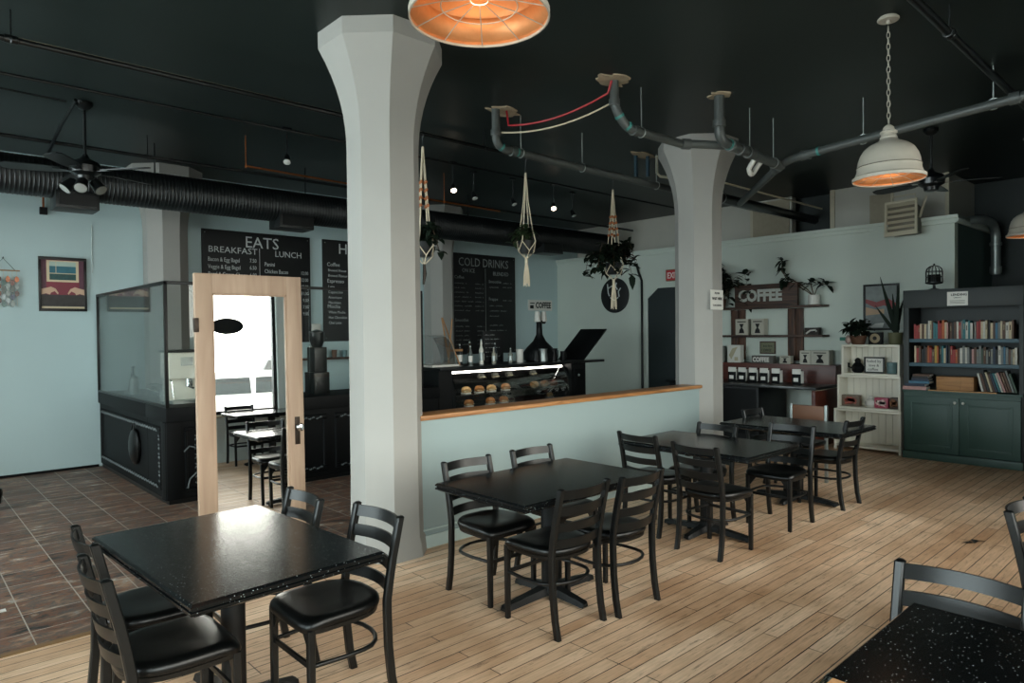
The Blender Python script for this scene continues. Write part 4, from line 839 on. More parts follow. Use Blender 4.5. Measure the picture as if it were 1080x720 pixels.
MB().tube([(.96, YB-.03, 2.475), (1.075, YB-.02, 2.62), (1.19, YB-.03, 2.475)], .003, 5).build('hanging_cord', m_blk, t); MB().cyl((1.075, YB-.001, 2.62), (1.075, YB-.04, 2.63), .006, n=6).build('hook', m_blk, t)
cols = ['#2d5c57', '#3b4b46', '#6b3e33', '#2f8f92', '#c06a3a', '#22272a', '#7d8a86', '#2a3f58', '#4a2f2a', '#9aa7a8']
R = random.Random(3)
for j in range(7):
    x = .945+.043*j; n = 3 if j in (0, 6) else 4
    MB().cyl((x, YB-.03, 2.475), (x, YB-.03, 2.05), .0015, n=4).build('string', m_cordm, t)
    for i in range(n):
        z = 2.37-.085*i-(.04 if j % 2 else 0); a = R.uniform(0, 3)
        MB().rings([[(x+.023*cos(q), YB-.03+yy, z+.036*sin(q)*(1+.12*sin(3*q+a))) for q in [2*pi*k_/10 for k_ in range(10)]] for yy in (-.004, .004)]).build('agate_slice', M('agate'+(c := R.choice(cols)), c, .25, var=.3, scale=40), t, smooth=0)
t = thing('junction_box', 'small grey junction box on a copper conduit stub high on the wall', 'electrical box', (1.485, YB, 3.18))
MB().box(1.445, 1.525, YB-.05, YB-.001, 3.18, 3.27).build('box', m_iron, t, bevel=.006); MB().cyl((1.485, YB-.03, 3.27), (1.485, YB-.03, 3.45), .012, n=8).build('conduit', m_copper, t)
tag(MB().tube([(2.0, YB-.008, 3.1), (1.995, YB-.008, 2.8), (1.997, YB-.008, 2.49)], .004, 5).build('cable', m_steel), 'thin cable hanging down the wall right of the framed print', 'cable')
# bag and paper on the tiles
t = thing('floor_bag', 'black bag on the tiles, cut by the left edge of the photo', 'bag', (.70, 8.3, 0))
b = MB().ball((.70, 8.3, .13), .15, .11, .128, 14, 9); b.v = [v+Vector((.012*sin(v.z*40), .01*sin(v.x*35), 0)) for v in b.v]; b.build('body', m_vinyl, t); MB().tube([(.62, 8.3, .24), (.66, 8.28, .31), (.74, 8.28, .31), (.78, 8.3, .24)], .010, 6).build('strap', m_blk, t)
tag(MB().box(.20, .53, 5.17, 5.215, .001, .006).build('paper_strip', m_paper), 'narrow white strip lying on the slate tiles', 'strip of paper')

# ---------------------------------------------------------------- macrame plant hangers on the sprinkler pipe
def hanger(label, x, ztop, zpot, rp, zend, beads, tassel=True, hang=None):
    y = 5.73; t = thing('plant_hanger', label, 'plant hanger', (x, y, ztop))
    MB().tube([(x, y, 3.725), (x, y-.025, 3.71), (x, y-.03, 3.69), (x, y, 3.66), (x, y, ztop-.02)], .004, 6).build('hook', m_pipeb, t)
    MB().cyl((x, y, ztop-.07), (x, y, ztop), .016, .012, n=8).build('top_wrap', m_cordm, t)
    cd = MB(); N = 4
    for i in range(N):
        a = 2*pi*i/N+.4; c, s = cos(a), sin(a); zk = zpot+.02
        P = [(x+.008*c, y+.008*s, ztop-.05), (x+.030*c, y+.030*s, ztop-.33), (x+(rp*.75)*c, y+(rp*.75)*s, zpot+.16), (x+(rp+.012)*c, y+(rp+.012)*s, zk)]
        cd.tube(P, .0075, 6)
        b = 2*pi*(i+.5)/N+.4; a2 = a+2*pi/N
        mid = (x+(rp*.92)*cos(b), y+(rp*.92)*sin(b), zpot-.09)
        cd.tube([P[-1], mid, (x+.012*cos(b), y+.012*sin(b), zpot-.17)], .006, 5); cd.tube([mid, (x+(rp+.012)*cos(a2), y+(rp+.012)*sin(a2), zk)], .006, 5)
        if beads:
            for zz in (.36, .44, .52, .60):
                f = min(1, (zz-.33)/(ztop-zpot-.16-.33)) if ztop-zpot-.16 > .34 else 0; r_ = .030+(rp*.75-.030)*max(0, f); MB().ball((x+r_*c, y+r_*s, ztop-zz), .019, n=8, k=6).build('bead', m_bead, t, smooth=60)
    cd.build('cords', m_cordm, t, smooth=60)
    if tassel:
        MB().cyl((x, y, zpot-.24), (x, y, zpot-.16), .018, n=8).build('knot', m_cordm, t)
        tm = MB()
        for i in range(14): a = 2*pi*i/14; tm.tube([(x+.012*cos(a), y+.012*sin(a), zpot-.23), (x+.03*cos(a), y+.03*sin(a), (zpot-.23+zend)/2), (x+.036*cos(a), y+.036*sin(a), zend+.02*sin(i*2.3))], .006, 4)
        tm.build('tassel', m_cordm, t, smooth=60)
    return y
def potted(name, label, x, y, z, pr, ph, mp, leaves, group=None, leaf_m=None, seed=1, spread=.15, up_=.25, trail=0.0, size=(.05, .09), stems=10):
    t = thing(name, label, 'plant', (x, y, z), 0, group); R = random.Random(seed)
    MB().lathe([(pr*.70, .0005), (pr*.76, .01), (pr, ph*.93), (pr*1.04, ph), (pr*.93, ph), (pr*.88, ph*.9)], n=20).build('pot', mp, t, w=False)
    st = MB(); lf = MB()
    for i in range(stems):
        a = R.uniform(0, 2*pi); r_ = R.uniform(.2, 1)*spread; h = R.uniform(.4, 1)*up_; e = Vector((r_*cos(a), r_*sin(a), ph+h)); p0 = Vector((pr*.4*cos(a), pr*.4*sin(a), ph*.85)); c1 = Vector((e.x*.5, e.y*.5, ph+h*.9))
        pts = [p0*(1-q)**2+c1*2*q*(1-q)+e*q*q for q in [j/6 for j in range(7)]]
        if trail and i % 2: 
            for j in range(1, 6): pts.append(e+Vector((.02*j*cos(a), .02*j*sin(a), -trail*j/5*R.uniform(.7, 1.1))))
        st.tube(pts, .003, 4)
        for j in range(max(2, leaves//stems)):
            p = pts[min(len(pts)-1, 2+int(R.random()*(len(pts)-2)))]; d = Vector((R.uniform(-1, 1), R.uniform(-1, 1), R.uniform(-.4, .7))); sz = R.uniform(*size)
            lf.leaf(p, d, sz, sz*.62, R.uniform(.1, .6))
    st.build('stems', m_stem, t, w=False)
    lf.build('foliage', leaf_m or m_leaf, t, smooth=80, w=False)
    return t
hanger('beaded cream plant hanger right beside the tall white column', 4.08, 3.57, 2.55, .10, 2.17, True, False)
potted('hanging_plant', 'bushy dark plant in the beaded hanger by the tall white column', 4.08, 5.73, 2.45, .095, .15, m_potb, 190, None, m_leafd, 3, .16, .20, .22, (.07, .13), 16)
tag(MB().tube([(4.08, 5.73, 2.38), (4.085, 5.73, 2.28), (4.07, 5.73, 2.17)], [.012, .02, .010], 6).build('hanging_seed_pod', m_brass), 'dark dried pod dangling under the beaded hanger', 'seed pod')
hanger('plain white plant hanger with a long tassel, in the middle of the counter opening', 5.53, 3.52, 2.70, .105, 2.22, False, True)
potted('hanging_plant', 'small leafy plant in the plain white hanger with the tassel', 5.53, 5.73, 2.58, .098, .15, m_potb, 200, None, m_leaf, 5, .13, .15, .08, (.06, .11), 16)
hanger('beaded plant hanger in front of the round black wall sign', 7.13, 3.54, 2.52, .12, 1.98, True, True)
t = potted('hanging_plant', 'bushy trailing plant with a few red leaves in the hanger before the round black sign', 7.13, 5.73, 2.42, .11, .15, m_potb, 420, None, m_leafd, 8, .30, .26, .32, (.09, .16), 26)
lf = MB(); R = random.Random(5)
for i in range(7): lf.leaf((.22+R.uniform(-.04, .05), -.05, .26+R.uniform(-.05, .05)), (R.uniform(-1, 1), -1, R.uniform(-.3, .6)), .10, .075, .3)
lf.build('red_leaves', m_leafr, t, smooth=80, w=False)

# ---------------------------------------------------------------- right wall: round sign, exit sign, conduit, heater, pipes
t = thing('round_sign', 'round black wall sign with a pale cup emblem, behind the bushy hanging plant', 'sign', (XR, 8.52, 2.37))
MB().lathe([(.33, 0), (.345, .006), (.345, .022), (.33, .028), (.05, .028)], n=48).xf(Matrix.Translation((XR-.001, 8.52, 2.37)) @ Matrix.Rotation(radians(-90), 4, 'Y')).build('disc', m_board, t)
em = MB(); xe = XR-.032
for pts in ([(.14, .10), (.05, .14), (.02, .02), (.06, -.06)], [(-.16, .09), (-.10, .02), (-.12, -.08)], [(.10, -.09), (.0, -.15), (-.10, -.09)], [(.0, .20), (.03, .12), (-.02, .06)], [(-.06, .20), (-.03, .13), (-.08, .06)], [(.17, .18), (.15, .0), (.12, -.06)]):
    em.tube([(xe, 8.52+a, 2.37+b+.05) for a, b in pts], .012, 5)
em.build('emblem', m_chalk, t, smooth=60)
t = thing('exit_sign', 'small red EXIT sign on the wall above the dark clipped-corner door', 'sign', (XR, 7.12, 2.57))
MB().box(XR-.07, XR-.001, 6.96, 7.29, 2.57, 2.78).build('housing', M('exit_housing', '#6b5a3a', .5), t, bevel=.006)
MB().box(XR-.074, XR-.07, 6.975, 7.275, 2.585, 2.765).build('lit_face', EM('exit_red', '#a02a30', .10), t); lt = MB(); put_text(lt, 'EXIT', .15, (XR-.077, 7.255, 2.62), 'x', bold=.004, sx=.75); lt.build('lettering', m_paper, t, smooth=0)
pipe('conduit', 'black bent conduit on the wall between the round sign and the dark door', 'pipe', [(XR-.03, 7.98, 2.95), (XR-.03, 7.93, 2.78), (XR-.03, 7.86, 2.62), (XR-.03, 7.86, .3)], .022, m_iron)
t = thing('unit_heater', 'cream louvred heater tilted high on the wall over the framed poster', 'heater', (10.45, 3.28, 3.18), radians(0), None, rx=radians(-2), ry=radians(9))
bx = MB().box(-.10, .18, -.17, .17, -.19, .19); bx.build('housing', M('brown_grey_enamel', '#6d6556', .5), t, w=False, bevel=.01)
fr = MB()
for q in ((-.205, -.175, -.22, .22), (.175, .205, -.22, .22), (-.205, .205, .195, .235), (-.205, .205, -.26, -.20)): fr.box(-.135, -.10, q[0], q[1], q[2], q[3])
fr.build('front_frame', m_cream, t, w=False, bevel=.003)
for i in range(5): MB().box(-.045, .02, -.175, .175, -.003, .003).xf(Matrix.Translation((-.10, 0, -.15+.078*i)) @ Matrix.Rotation(radians(28), 4, 'Y')).build('louvre', m_cream, t, w=False)
MB().box(-.098, -.095, -.17, .17, -.19, .19).build('dark_inside', m_pipeb, t, w=False)
MB().tube([(.0, -.14, .19), (.0, -.14, .34), (.0, .15, .34), (.0, .15, .19)], .012, 8).build('bracket', m_cream, t, w=False); MB().cyl((.02, -.19, .0), (.05, -.26, .30), .018, n=8).build('supply_pipe', m_cream, t, w=False)
pipe('vent_pipe', 'shiny metal vent pipe with an elbow above the green bookcase', 'pipe', [(11.2, YE+.1, 3.14), (11.25, 2.66, 3.17), (11.7, 2.62, 3.21)]+arc((11.9, 2.60, 3.20), (12.15, 2.58, 3.20), (12.17, 2.58, 3.0))+[(12.17, 2.58, 2.45)], .062, m_steel, (), None, [((12.17, 2.58, 2.9), (0, 0, 1), .05), ((12.17, 2.58, 2.52), (0, 0, 1), .10)])
t = thing('wall_lamp', 'small grey pipe bracket fixed on the dark wall beside the vent pipe', 'bracket', (12.6, 1.9, 2.85)); MB().tube([(12.6, 2.15, 2.75), (12.45, 2.1, 2.85), (12.45, 1.9, 2.86), (12.5, 1.2, 2.78)], .022, 8).build('arm', m_steel, t); MB().lathe([(.06, 0), (.05, .03), (.02, .05)], c=(12.45, 2.05, 2.85), n=12).build('cap', m_cream, t)
t = thing('notice', 'white notice taped on the far white column', 'notice', (7.08, 4.24, 1.91))
MB().box(7.04, 7.31, 4.236, 4.243, 1.91, 2.14).build('sheet', m_paper, t); lt = MB()
put_text(lt, 'PLEASE', .035, (7.175, 4.234, 2.09), align='CENTER'); put_text(lt, 'WAIT HERE', .042, (7.175, 4.234, 2.025), align='CENTER', bold=.001); put_text(lt, 'TO BE SERVED', .030, (7.175, 4.234, 1.95), align='CENTER'); lt.build('lettering', m_ink, t, smooth=0)

# ---------------------------------------------------------------- coffee corner
t = thing('wall_shelving', 'rustic dark plank shelves on two broad uprights, mounted over the coffee counter', 'shelf', (XR, 5.4, 1.17))
for z in (2.04, 1.58): MB().box(XR-.24, XR-.001, 4.38, 6.55, z-.035, z).build('shelf_plank', m_rustic, t, bevel=.004)
for a, b in ((4.77, 4.89), (4.90, 5.02), (5.75, 5.87), (5.88, 6.01)):
    MB().box(XR-.03, XR-.002, a, b, 1.17, 2.0).build('upright_plank', m_rusticv, t, bevel=.003)
t = thing('coffee_letter_sign', 'dark plank sign with pale metal letters spelling COFFEE on the top shelf', 'sign', (10.5, 5.3, 2.04))
MB().box(10.46, 10.52, 4.79, 5.85, 2.041, 2.40).build('plank', m_rustic, t, bevel=.006)
lt = MB(); put_text(lt, 'COFFEE', .25, (10.452, 5.78, 2.135), 'x', bold=.012, sx=.86); lt.build('letters', M('dull_metal_letters', '#a9aaa2', .45, metal=.3, var=.2, scale=30), t, smooth=0)
def box_item(label, y0, y1, z, h, x=10.5, dd=.14, col='#b3aea0', mark=True, name='gift_box', cat='box'):
    t = thing(name, label, cat, (x, (y0+y1)/2, z)); mm = M('carton'+col, col, .7, var=.05)
    MB().box(x, x+dd, y0, y1, z+.001, z+h).build('carton', mm, t, bevel=.003)
    if mark:
        w = (y1-y0); yc = (y0+y1)/2
        MB().prism([(yc-w*.22, z+h*.12), (yc+w*.22, z+h*.12), (yc+w*.16, z+h*.34), (yc+w*.05, z+h*.45), (yc+w*.18, z+h*.7), (yc-w*.18, z+h*.7), (yc-w*.05, z+h*.45), (yc-w*.16, z+h*.34)], 'x', x-.002, x).build('printed_picture', m_ink, t, smooth=0)
        MB().box(x-.0015, x, y0+w*.15, y1-w*.15, z+h*.80, z+h*.86).build('printed_line', m_ink, t)
    return t
box_item('pale box with a black brewer picture on the middle shelf, by the left upright', 5.64, 5.86, 1.58, .265)
box_item('pale box with a black brewer picture on the middle shelf, right of its twin', 5.36, 5.58, 1.58, .265)
box_item('small dark box with a white swoosh at the open end of the middle shelf', 4.47, 4.69, 1.58, .11, 10.48, .1, '#2a2420', False)
tag(MB().tube([(10.476, 4.66, 1.60), (10.476, 4.60, 1.645), (10.476, 4.52, 1.655), (10.476, 4.50, 1.63)], .014, 6).build('paper_swoosh', m_potw), 'white scroll leaning on the small dark box', 'scroll')
potted('potted_plant', 'small blue-green plant at the column end of the middle shelf', 6.12-.0, 5.0, 0, .05, .08, m_potc, 30) if False else None
potted('potted_plant', 'small pale plant at the column end of the middle shelf', 10.5, 6.28, 1.58, .055, .09, m_potw, 40, None, M('blue_green_leaf', '#3c5a52', .5, var=.3), 21, .09, .16, 0, (.04, .07), 9)
potted('trailing_plant', 'big leafy plant spilling over the top shelf beside the COFFEE letters', 10.5, 6.12, 2.04, .09, .15, m_pott, 420, None, m_leafd, 22, .46, .60, .5, (.10, .19), 28)
# arching plant in the white pot
t = thing('potted_plant', 'arching plant in a white pot at the open end of the top shelf', 'plant', (10.5, 4.55, 2.04))
MB().lathe([(.07, .001), (.08, .01), (.085, .15), (.075, .15), (.07, .13)], n=20).build('pot', m_potw, t, w=False)
R = random.Random(9); st = MB(); lf = MB()
for pts in ([(0, 0, .13), (0, .10, .24), (0, .26, .36), (-.02, .42, .42), (-.02, .50, .58), (-.02, .47, .70)], [(0, 0, .13), (0, -.05, .25), (0, -.13, .32), (-.02, -.20, .30)], [(0, 0, .13), (.0, .03, .25), (0, .05, .33)], [(0, 0, .13), (0, .12, .22), (0, .30, .33), (-.02, .44, .40)]):
    st.tube(pts, .008, 6)
    for p in pts[2:]:
        for j in range(8): lf.leaf(Vector(p)+Vector((0, R.uniform(-.04, .04), R.uniform(-.03, .03))), (R.uniform(-.5, .5), R.uniform(-1, 1), R.uniform(-.5, .8)), R.uniform(.10, .17), .075, .3)
st.build('stems', m_stem, t, w=False); lf.build('foliage', m_leafd, t, w=False, smooth=80)
t = thing('coffee_counter', 'low coffee counter with a red-brown riser, black cabinet and red-brown end panel', 'counter', (10.0, 5.2, 0))
MB().box(9.55, 10.62, 4.12, 6.6, .81, .85).build('countertop', m_pipeb, t, bevel=.005)
MB().box(10.28, 10.62, 4.14, 6.6, .85, 1.13).build('riser', m_redwood, t, bevel=.004)
MB().box(9.66, 10.55, 5.02, 6.6, .0, .81).build('cabinet', m_iron, t, bevel=.004)
MB().box(9.655, 9.66, 5.06, 5.8, .08, .77).build('door', m_ornate, t, bevel=.002)
MB().box(9.58, 10.55, 4.14, 4.19, 0, .81).build('end_panel', m_redwood, t, bevel=.003); MB().box(9.58, 10.5, 4.135, 4.195, .80, .812).build('edge_highlight', m_cream, t)  # cream strip paints the highlight along the end panel's top edge
bag_lb = ('first coffee bag in the row on the coffee counter, by the column', 'second coffee bag in the row on the coffee counter', 'third coffee bag in the row, middle of the five', 'fourth coffee bag in the row on the coffee counter', 'fifth coffee bag, last of the tight row', 'lone coffee bag standing apart from the row')
for i, y in enumerate((5.60, 5.43, 5.25, 5.07, 4.88, 4.56)):
    t = thing('coffee_bag', bag_lb[i], 'bag', (9.95, y, .85), 0, 'black-and-white coffee bags on the counter')
    MB().rings([[(-.045, -.06, .001), (.045, -.06, .001), (.045, .06, .001), (-.045, .06, .001)], [(-.05, -.065, .06), (.05, -.065, .06), (.05, .065, .06), (-.05, .065, .06)], [(-.03, -.065, .17), (.03, -.065, .17), (.03, .065, .17), (-.03, .065, .17)], [(-.008, -.063, .225), (.008, -.063, .225), (.008, .063, .225), (-.008, .063, .225)]]).build('pouch', m_ornate, t, w=False, bevel=.004)
    MB().prism([(-.064, .155), (.064, .155), (.062, .228), (-.062, .228)], 'x', -.034, -.010).build('white_top_band', m_paper, t, w=False); MB().box(-.055, -.05, -.035, .035, .045, .10).build('white_label', m_paper, t, w=False)
    MB().box(-.03, .05, -.072, -.066, .02, .20).build('side_gusset', m_paper, t, w=False)
zr = 1.13
box_item('upright white carton with a pour-over picture on the riser, by the left upright', 5.70, 5.93, zr, .285, 10.36, .12, '#c9c7bf', False)
tag(MB().prism([(5.86, 1.18), (5.76, 1.36), (5.74, 1.39), (5.84, 1.36), (5.90, 1.25)], 'x', 10.354, 10.358).box(10.353, 10.358, 5.74, 5.80, 1.16, 1.22).build('printed_card', M('sand_print', '#a89f84', .7, var=.2)), 'sand-coloured print card on the upright white carton', 'card')
box_item('black-and-white letter box lying in the middle of the riser', 5.14, 5.50, zr, .12, 10.36, .1, '#55534e', False)
lt = MB(); put_text(lt, 'COFFEE', .10, (10.355, 5.48, 1.155), 'x', bold=.004, sx=.8); o = lt.build('letter_block', m_paper, None, smooth=0); tag(o, 'pale letter blocks across the black-and-white box', 'letters')
box_item('small pale box right of the letter box on the riser', 4.86, 5.03, zr, .125, 10.36, .12, '#a9a597')
box_item('pale kettle box at the open end of the riser, first of two', 4.545, 4.71, zr, .21, 10.36, .15, '#b9b5a8')
box_item('pale kettle box at the open end of the riser, last one', 4.27, 4.54, zr, .215, 10.36, .15, '#b9b5a8')
box_item('grey box by the column at the far end of the riser', 6.02, 6.30, zr, .27, 10.36, .12, '#7f817c', False)
t = thing('small_framed_sign', 'little olive framed sign hung between the two shelf uprights', 'picture', (XR, 5.37, 1.27))
MB().box(XR-.02, XR-.001, 5.23, 5.50, 1.27, 1.475).build('frame', m_rustic, t, bevel=.003); MB().box(XR-.022, XR-.02, 5.25, 5.48, 1.29, 1.455).build('panel', M('olive_print', '#6d6f58', .7, var=.3, scale=40), t)
lt = MB(); put_text(lt, 'but first', .05, (XR-.024, 5.44, 1.385), 'x'); put_text(lt, 'COFFEE', .06, (XR-.024, 5.465, 1.31), 'x', sx=.8); lt.build('lettering', m_ink, t, smooth=0)

# ---------------------------------------------------------------- white stacked shelf unit
t = thing('white_shelf_unit', 'antique white stepped shelf unit of three stacked cubby boxes', 'shelf', (9.9, 3.5, 0))
def cubby(name, y0, y1, z0, z1, x0, x1, th=.028):
    MB().box(x0, x1, y0, y1, z1-th, z1).box(x0, x1, y0, y1, z0, z0+th).box(x0, x1, y0, y0+th, z0+th, z1-th).box(x0, x1, y1-th, y1, z0+th, z1-th).build(name, m_shelfw, t, bevel=.004)
    bk = MB(); n = 9; w = (y1-y0-2*th)/n
    for i in range(n): bk.box(x1-.02, x1-.005, y0+th+i*w+.0015, y0+th+(i+1)*w-.0015, z0+th, z1-th)
    bk.build('beadboard_back', m_shelfw, t, bevel=.002)
cubby('bottom_box', 3.10, 3.955, .045, .565, 9.75, 10.10); cubby('middle_box', 3.115, 3.92, .566, 1.03, 9.78, 10.09); cubby('top_box', 3.13, 3.87, 1.031, 1.45, 9.80, 10.08)
for y in (3.10, 3.925): 
    for x in (9.75, 10.07): MB().box(x, x+.03, y, y+.03, 0, .045).build('foot', m_shelfw, t)
zt = 1.451
potted('potted_plant', 'spiky succulent in a brown bowl on the white shelf unit', 9.95, 3.70, zt, .11, .12, m_pott, 90, None, m_leafd, 31, .16, .20, 0, (.10, .17), 18)
t = thing('snake_plant', 'tall snake plant in an olive pot on the white shelf unit', 'plant', (9.93, 3.22, zt))
MB().lathe([(.075, .001), (.08, .01), (.088, .15), (.092, .16), (.08, .16), (.075, .14)], n=20).build('pot', M('olive_pot', '#5a5a40', .5), t, w=False)
R = random.Random(4)
for i, (tx, ty, L) in enumerate(((-.02, .20, .78), (.02, .06, .55), (-.03, -.05, .60), (.03, -.10, .48), (-.04, .26, .40), (.0, -.02, .66), (.03, .12, .5))):
    rs = []; b0 = Vector((R.uniform(-.03, .03), R.uniform(-.03, .03), .13))
    for j in range(8):
        s = j/7; c = b0+Vector((tx*s, ty*s*1.0, L*s)); w = .036*(1-.96*s**2.5)*(.75+.6*s*(1-s)); rs.append([c+Vector((-.006, -w, 0)), c+Vector((.008, 0, 0)), c+Vector((-.006, w, 0)), c+Vector((-.001, 0, 0))])
    MB().rings(rs).build('leaf', m_leafd, t, w=False, smooth=60)
t = thing('cup_print_block', 'small square block with a round coffee print on the white shelf unit', 'ornament', (9.92, 3.46, zt)); MB().box(-.04, .04, -.085, .085, .001, .165).build('block', m_ornate, t, w=False, bevel=.004)
MB().lathe([(.06, 0), (.065, .004), (.055, .008)], n=24).xf(Matrix.Translation((-.04, 0, .085)) @ Matrix.Rotation(radians(-90), 4, 'Y')).build('round_print', M('tan_print', '#8f7f63', .7, var=.2), t, w=False); MB().lathe([(.028, 0), (.02, .006)], n=16).xf(Matrix.Translation((-.047, 0, .085)) @ Matrix.Rotation(radians(-90), 4, 'Y')).build('dark_centre', m_ink, t, w=False)
t = thing('teal_figurine', 'little teal and pink figurine at the counter end of the white shelf unit', 'figurine', (9.92, 3.84, zt)); MB().ball((0, -.02, .065), .045, .045, .064).build('body', M('pink_glaze', '#a08a82', .4), t, w=False); MB().box(-.03, .03, .0, .09, .05, .10).build('arm', M('teal_glaze', '#1c6a5c', .4), t, w=False, bevel=.01)
t = thing('buddha_ornament', 'dark round teapot-like ornament in the top white cubby', 'ornament', (9.93, 3.70, 1.06)); MB().lathe([(.05, .001), (.075, .03), (.08, .08), (.05, .13), (.035, .14), (.04, .165), (.03, .19), (.008, .205)], n=18).build('body', m_ornate, t, w=False); MB().tube([(0, .07, .06), (0, .12, .08), (0, .12, .13)], .012, 6).build('spout', m_ornate, t, w=False)
t = thing('framed_quote', 'small black frame with a handwritten coffee quote in the top white cubby', 'picture', (9.93, 3.485, 1.06))
fr = MB()
for q in ((-.13, -.11, 0, .22), (.11, .13, 0, .22), (-.11, .11, 0, .02), (-.11, .11, .20, .22)): fr.box(-.012, .012, q[0], q[1], q[2]+.001, q[3])
fr.build('frame', m_blk, t, w=False); MB().box(-.004, .006, -.11, .11, .02, .20).build('print', m_paper, t, w=False); lt = MB()
put_text(lt, 'fueled by', .055, (-.0055, .095, .145), 'x', sx=.9); put_text(lt, 'love &', .05, (-.0055, .07, .09), 'x'); put_text(lt, 'coffee', .055, (-.0055, .085, .035), 'x'); lt.build('lettering', m_ink, t, w=False, smooth=0)
tag(MB().lathe([(.06, .001), (.066, .01), (.066, .15), (.055, .15), (.05, .02)], c=(9.93, 3.26, 1.06), n=22).build('pot', m_potc), 'blue-grey pot in the top white cubby', 'pot')
def tin(label, y0, y1, h, cols, x=9.9, seed=0):
    t = thing('gift_tin', label, 'tin', (x, (y0+y1)/2, .595)); MB().box(-.05, .05, -(y1-y0)/2, (y1-y0)/2, .001, h).build('tin', M('tin'+cols[0], cols[0], .5, var=.3, scale=25), t, w=False, bevel=.006)
    R = random.Random(seed); p = MB()
    for i in range(5): c = (R.uniform(-.35, .35)*(y1-y0), R.uniform(.25, .75)*h); p.lathe([(.028, 0), (.02, .004), (.004, .005)], n=10).v; 
    p = MB()
    for i in range(5): p.lathe([(.026, 0), (.018, .004), (.004, .005)], n=9).v[-27:] ; p.v[-27:] = [Matrix.Translation((-.05, R.uniform(-.34, .34)*(y1-y0), R.uniform(.3, .75)*h)) @ Matrix.Rotation(radians(-90), 4, 'Y') @ v for v in p.v[-27:]]
    p.build('printed_flowers', M('flowers'+cols[1], cols[1], .6, var=.3), t, w=False)
tin('floral tin with red flowers in the middle white cubby', 3.66, 3.89, .155, ('#6b5a4c', '#a8584a'), seed=1)
t = thing('white_bottle', 'little round white bottle between the tins in the middle cubby', 'bottle', (9.9, 3.52, .595)); MB().lathe([(.05, .001), (.075, .04), (.07, .09), (.025, .125), (.022, .15), (.03, .152), (.02, .16)], n=18).build('body', m_potw, t, w=False)
tin('pink tin with pale roses in the middle white cubby', 3.29, 3.46, .14, ('#a34358', '#d8b9b4'), seed=2)
tin('brown tin at the bookcase side of the middle white cubby', 3.155, 3.27, .15, ('#3b2a20', '#8a5a3a'), seed=3)
t = thing('wall_poster', 'black-framed poster with a red streak on the wall behind the snake plant', 'picture', (XR, 3.64, 1.64))
MB().box(XR-.03, XR-.001, 3.40, 3.88, 1.64, 1.67).box(XR-.03, XR-.001, 3.40, 3.88, 2.28, 2.31).box(XR-.03, XR-.001, 3.40, 3.43, 1.67, 2.28).box(XR-.03, XR-.001, 3.85, 3.88, 1.67, 2.28).build('frame', m_blk, t, bevel=.003)
xp = XR-.012; MB().box(xp, XR-.002, 3.43, 3.85, 1.67, 2.28, M('poster_grey', '#6f7573', .35, var=.7, scale=7)).prism([(3.85, 2.10), (3.70, 2.05), (3.55, 2.10), (3.43, 2.02), (3.43, 1.93), (3.60, 2.0), (3.72, 1.97), (3.85, 2.04)], 'x', xp-.001, xp, M('poster_red', '#8c2b2b', .4, var=.3)).prism([(3.85, 1.98), (3.70, 1.94), (3.60, 1.95), (3.60, 1.88), (3.85, 1.86)], 'x', xp-.001, xp, M('poster_sand', '#b3906f', .4)).prism([(3.80, 1.68), (3.62, 1.68), (3.60, 1.75), (3.72, 1.74)], 'x', xp-.001, xp, M('poster_white', '#c8cac6', .4)).build('print', None, t, smooth=0)

# ---------------------------------------------------------------- green bookcase
t = thing('bookcase', 'dark green bookcase with two panelled doors below and two book shelves above', 'bookcase', (9.95, 2.43, 0))
bx0, bx1, by0, by1 = 9.72, 10.22, 1.79, 3.06
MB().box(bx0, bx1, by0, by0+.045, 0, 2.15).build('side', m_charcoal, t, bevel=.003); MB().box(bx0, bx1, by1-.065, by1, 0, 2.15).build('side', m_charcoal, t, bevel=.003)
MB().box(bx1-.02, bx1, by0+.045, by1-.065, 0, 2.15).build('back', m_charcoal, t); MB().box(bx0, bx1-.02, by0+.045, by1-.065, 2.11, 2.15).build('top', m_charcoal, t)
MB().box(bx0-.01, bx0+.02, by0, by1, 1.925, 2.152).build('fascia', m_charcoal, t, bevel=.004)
for z in (1.53, 1.225): MB().box(bx0+.01, bx1-.02, by0+.045, by1-.065, z-.045, z).build('shelf', m_shelfb, t, bevel=.003)
MB().box(bx0-.05, bx1-.02, by0, by1, .85, .88).build('deck', m_green, t, bevel=.004); MB().box(bx0-.04, bx0-.02, by0+.02, by1-.02, .805, .85).build('apron', m_green, t)
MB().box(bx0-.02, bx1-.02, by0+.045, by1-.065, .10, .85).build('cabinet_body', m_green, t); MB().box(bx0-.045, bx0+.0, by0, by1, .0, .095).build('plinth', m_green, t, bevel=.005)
ym = (by0+by1)/2
for a, b, ky in ((by0+.02, ym-.003, ym-.045), (ym+.003, by1-.02, ym+.045)):
    dr = MB().box(bx0-.045, bx0-.02, a, b, .105, .80).build('door', m_green, t, bevel=.003)
    pm = MB()
    for q in ((a+.07, a+.095, .175, .73), (b-.095, b-.07, .175, .73), (a+.095, b-.095, .175, .20), (a+.095, b-.095, .705, .73)): pm.box(bx0-.053, bx0-.045, q[0], q[1], q[2], q[3])
    pm.build('panel_moulding', m_green, dr, bevel=.003); MB().box(bx0-.049, bx0-.045, a+.12, b-.12, .225, .68).build('raised_panel', m_green, dr, bevel=.003)
    MB().ball((bx0-.066, ky, .745), .018, n=12).build('knob', m_potw, dr)
MB().box(bx0-.055, bx0-.02, by0+.25, by1-.30, .88, .893).build('worn_front_edge', m_cardb, t)
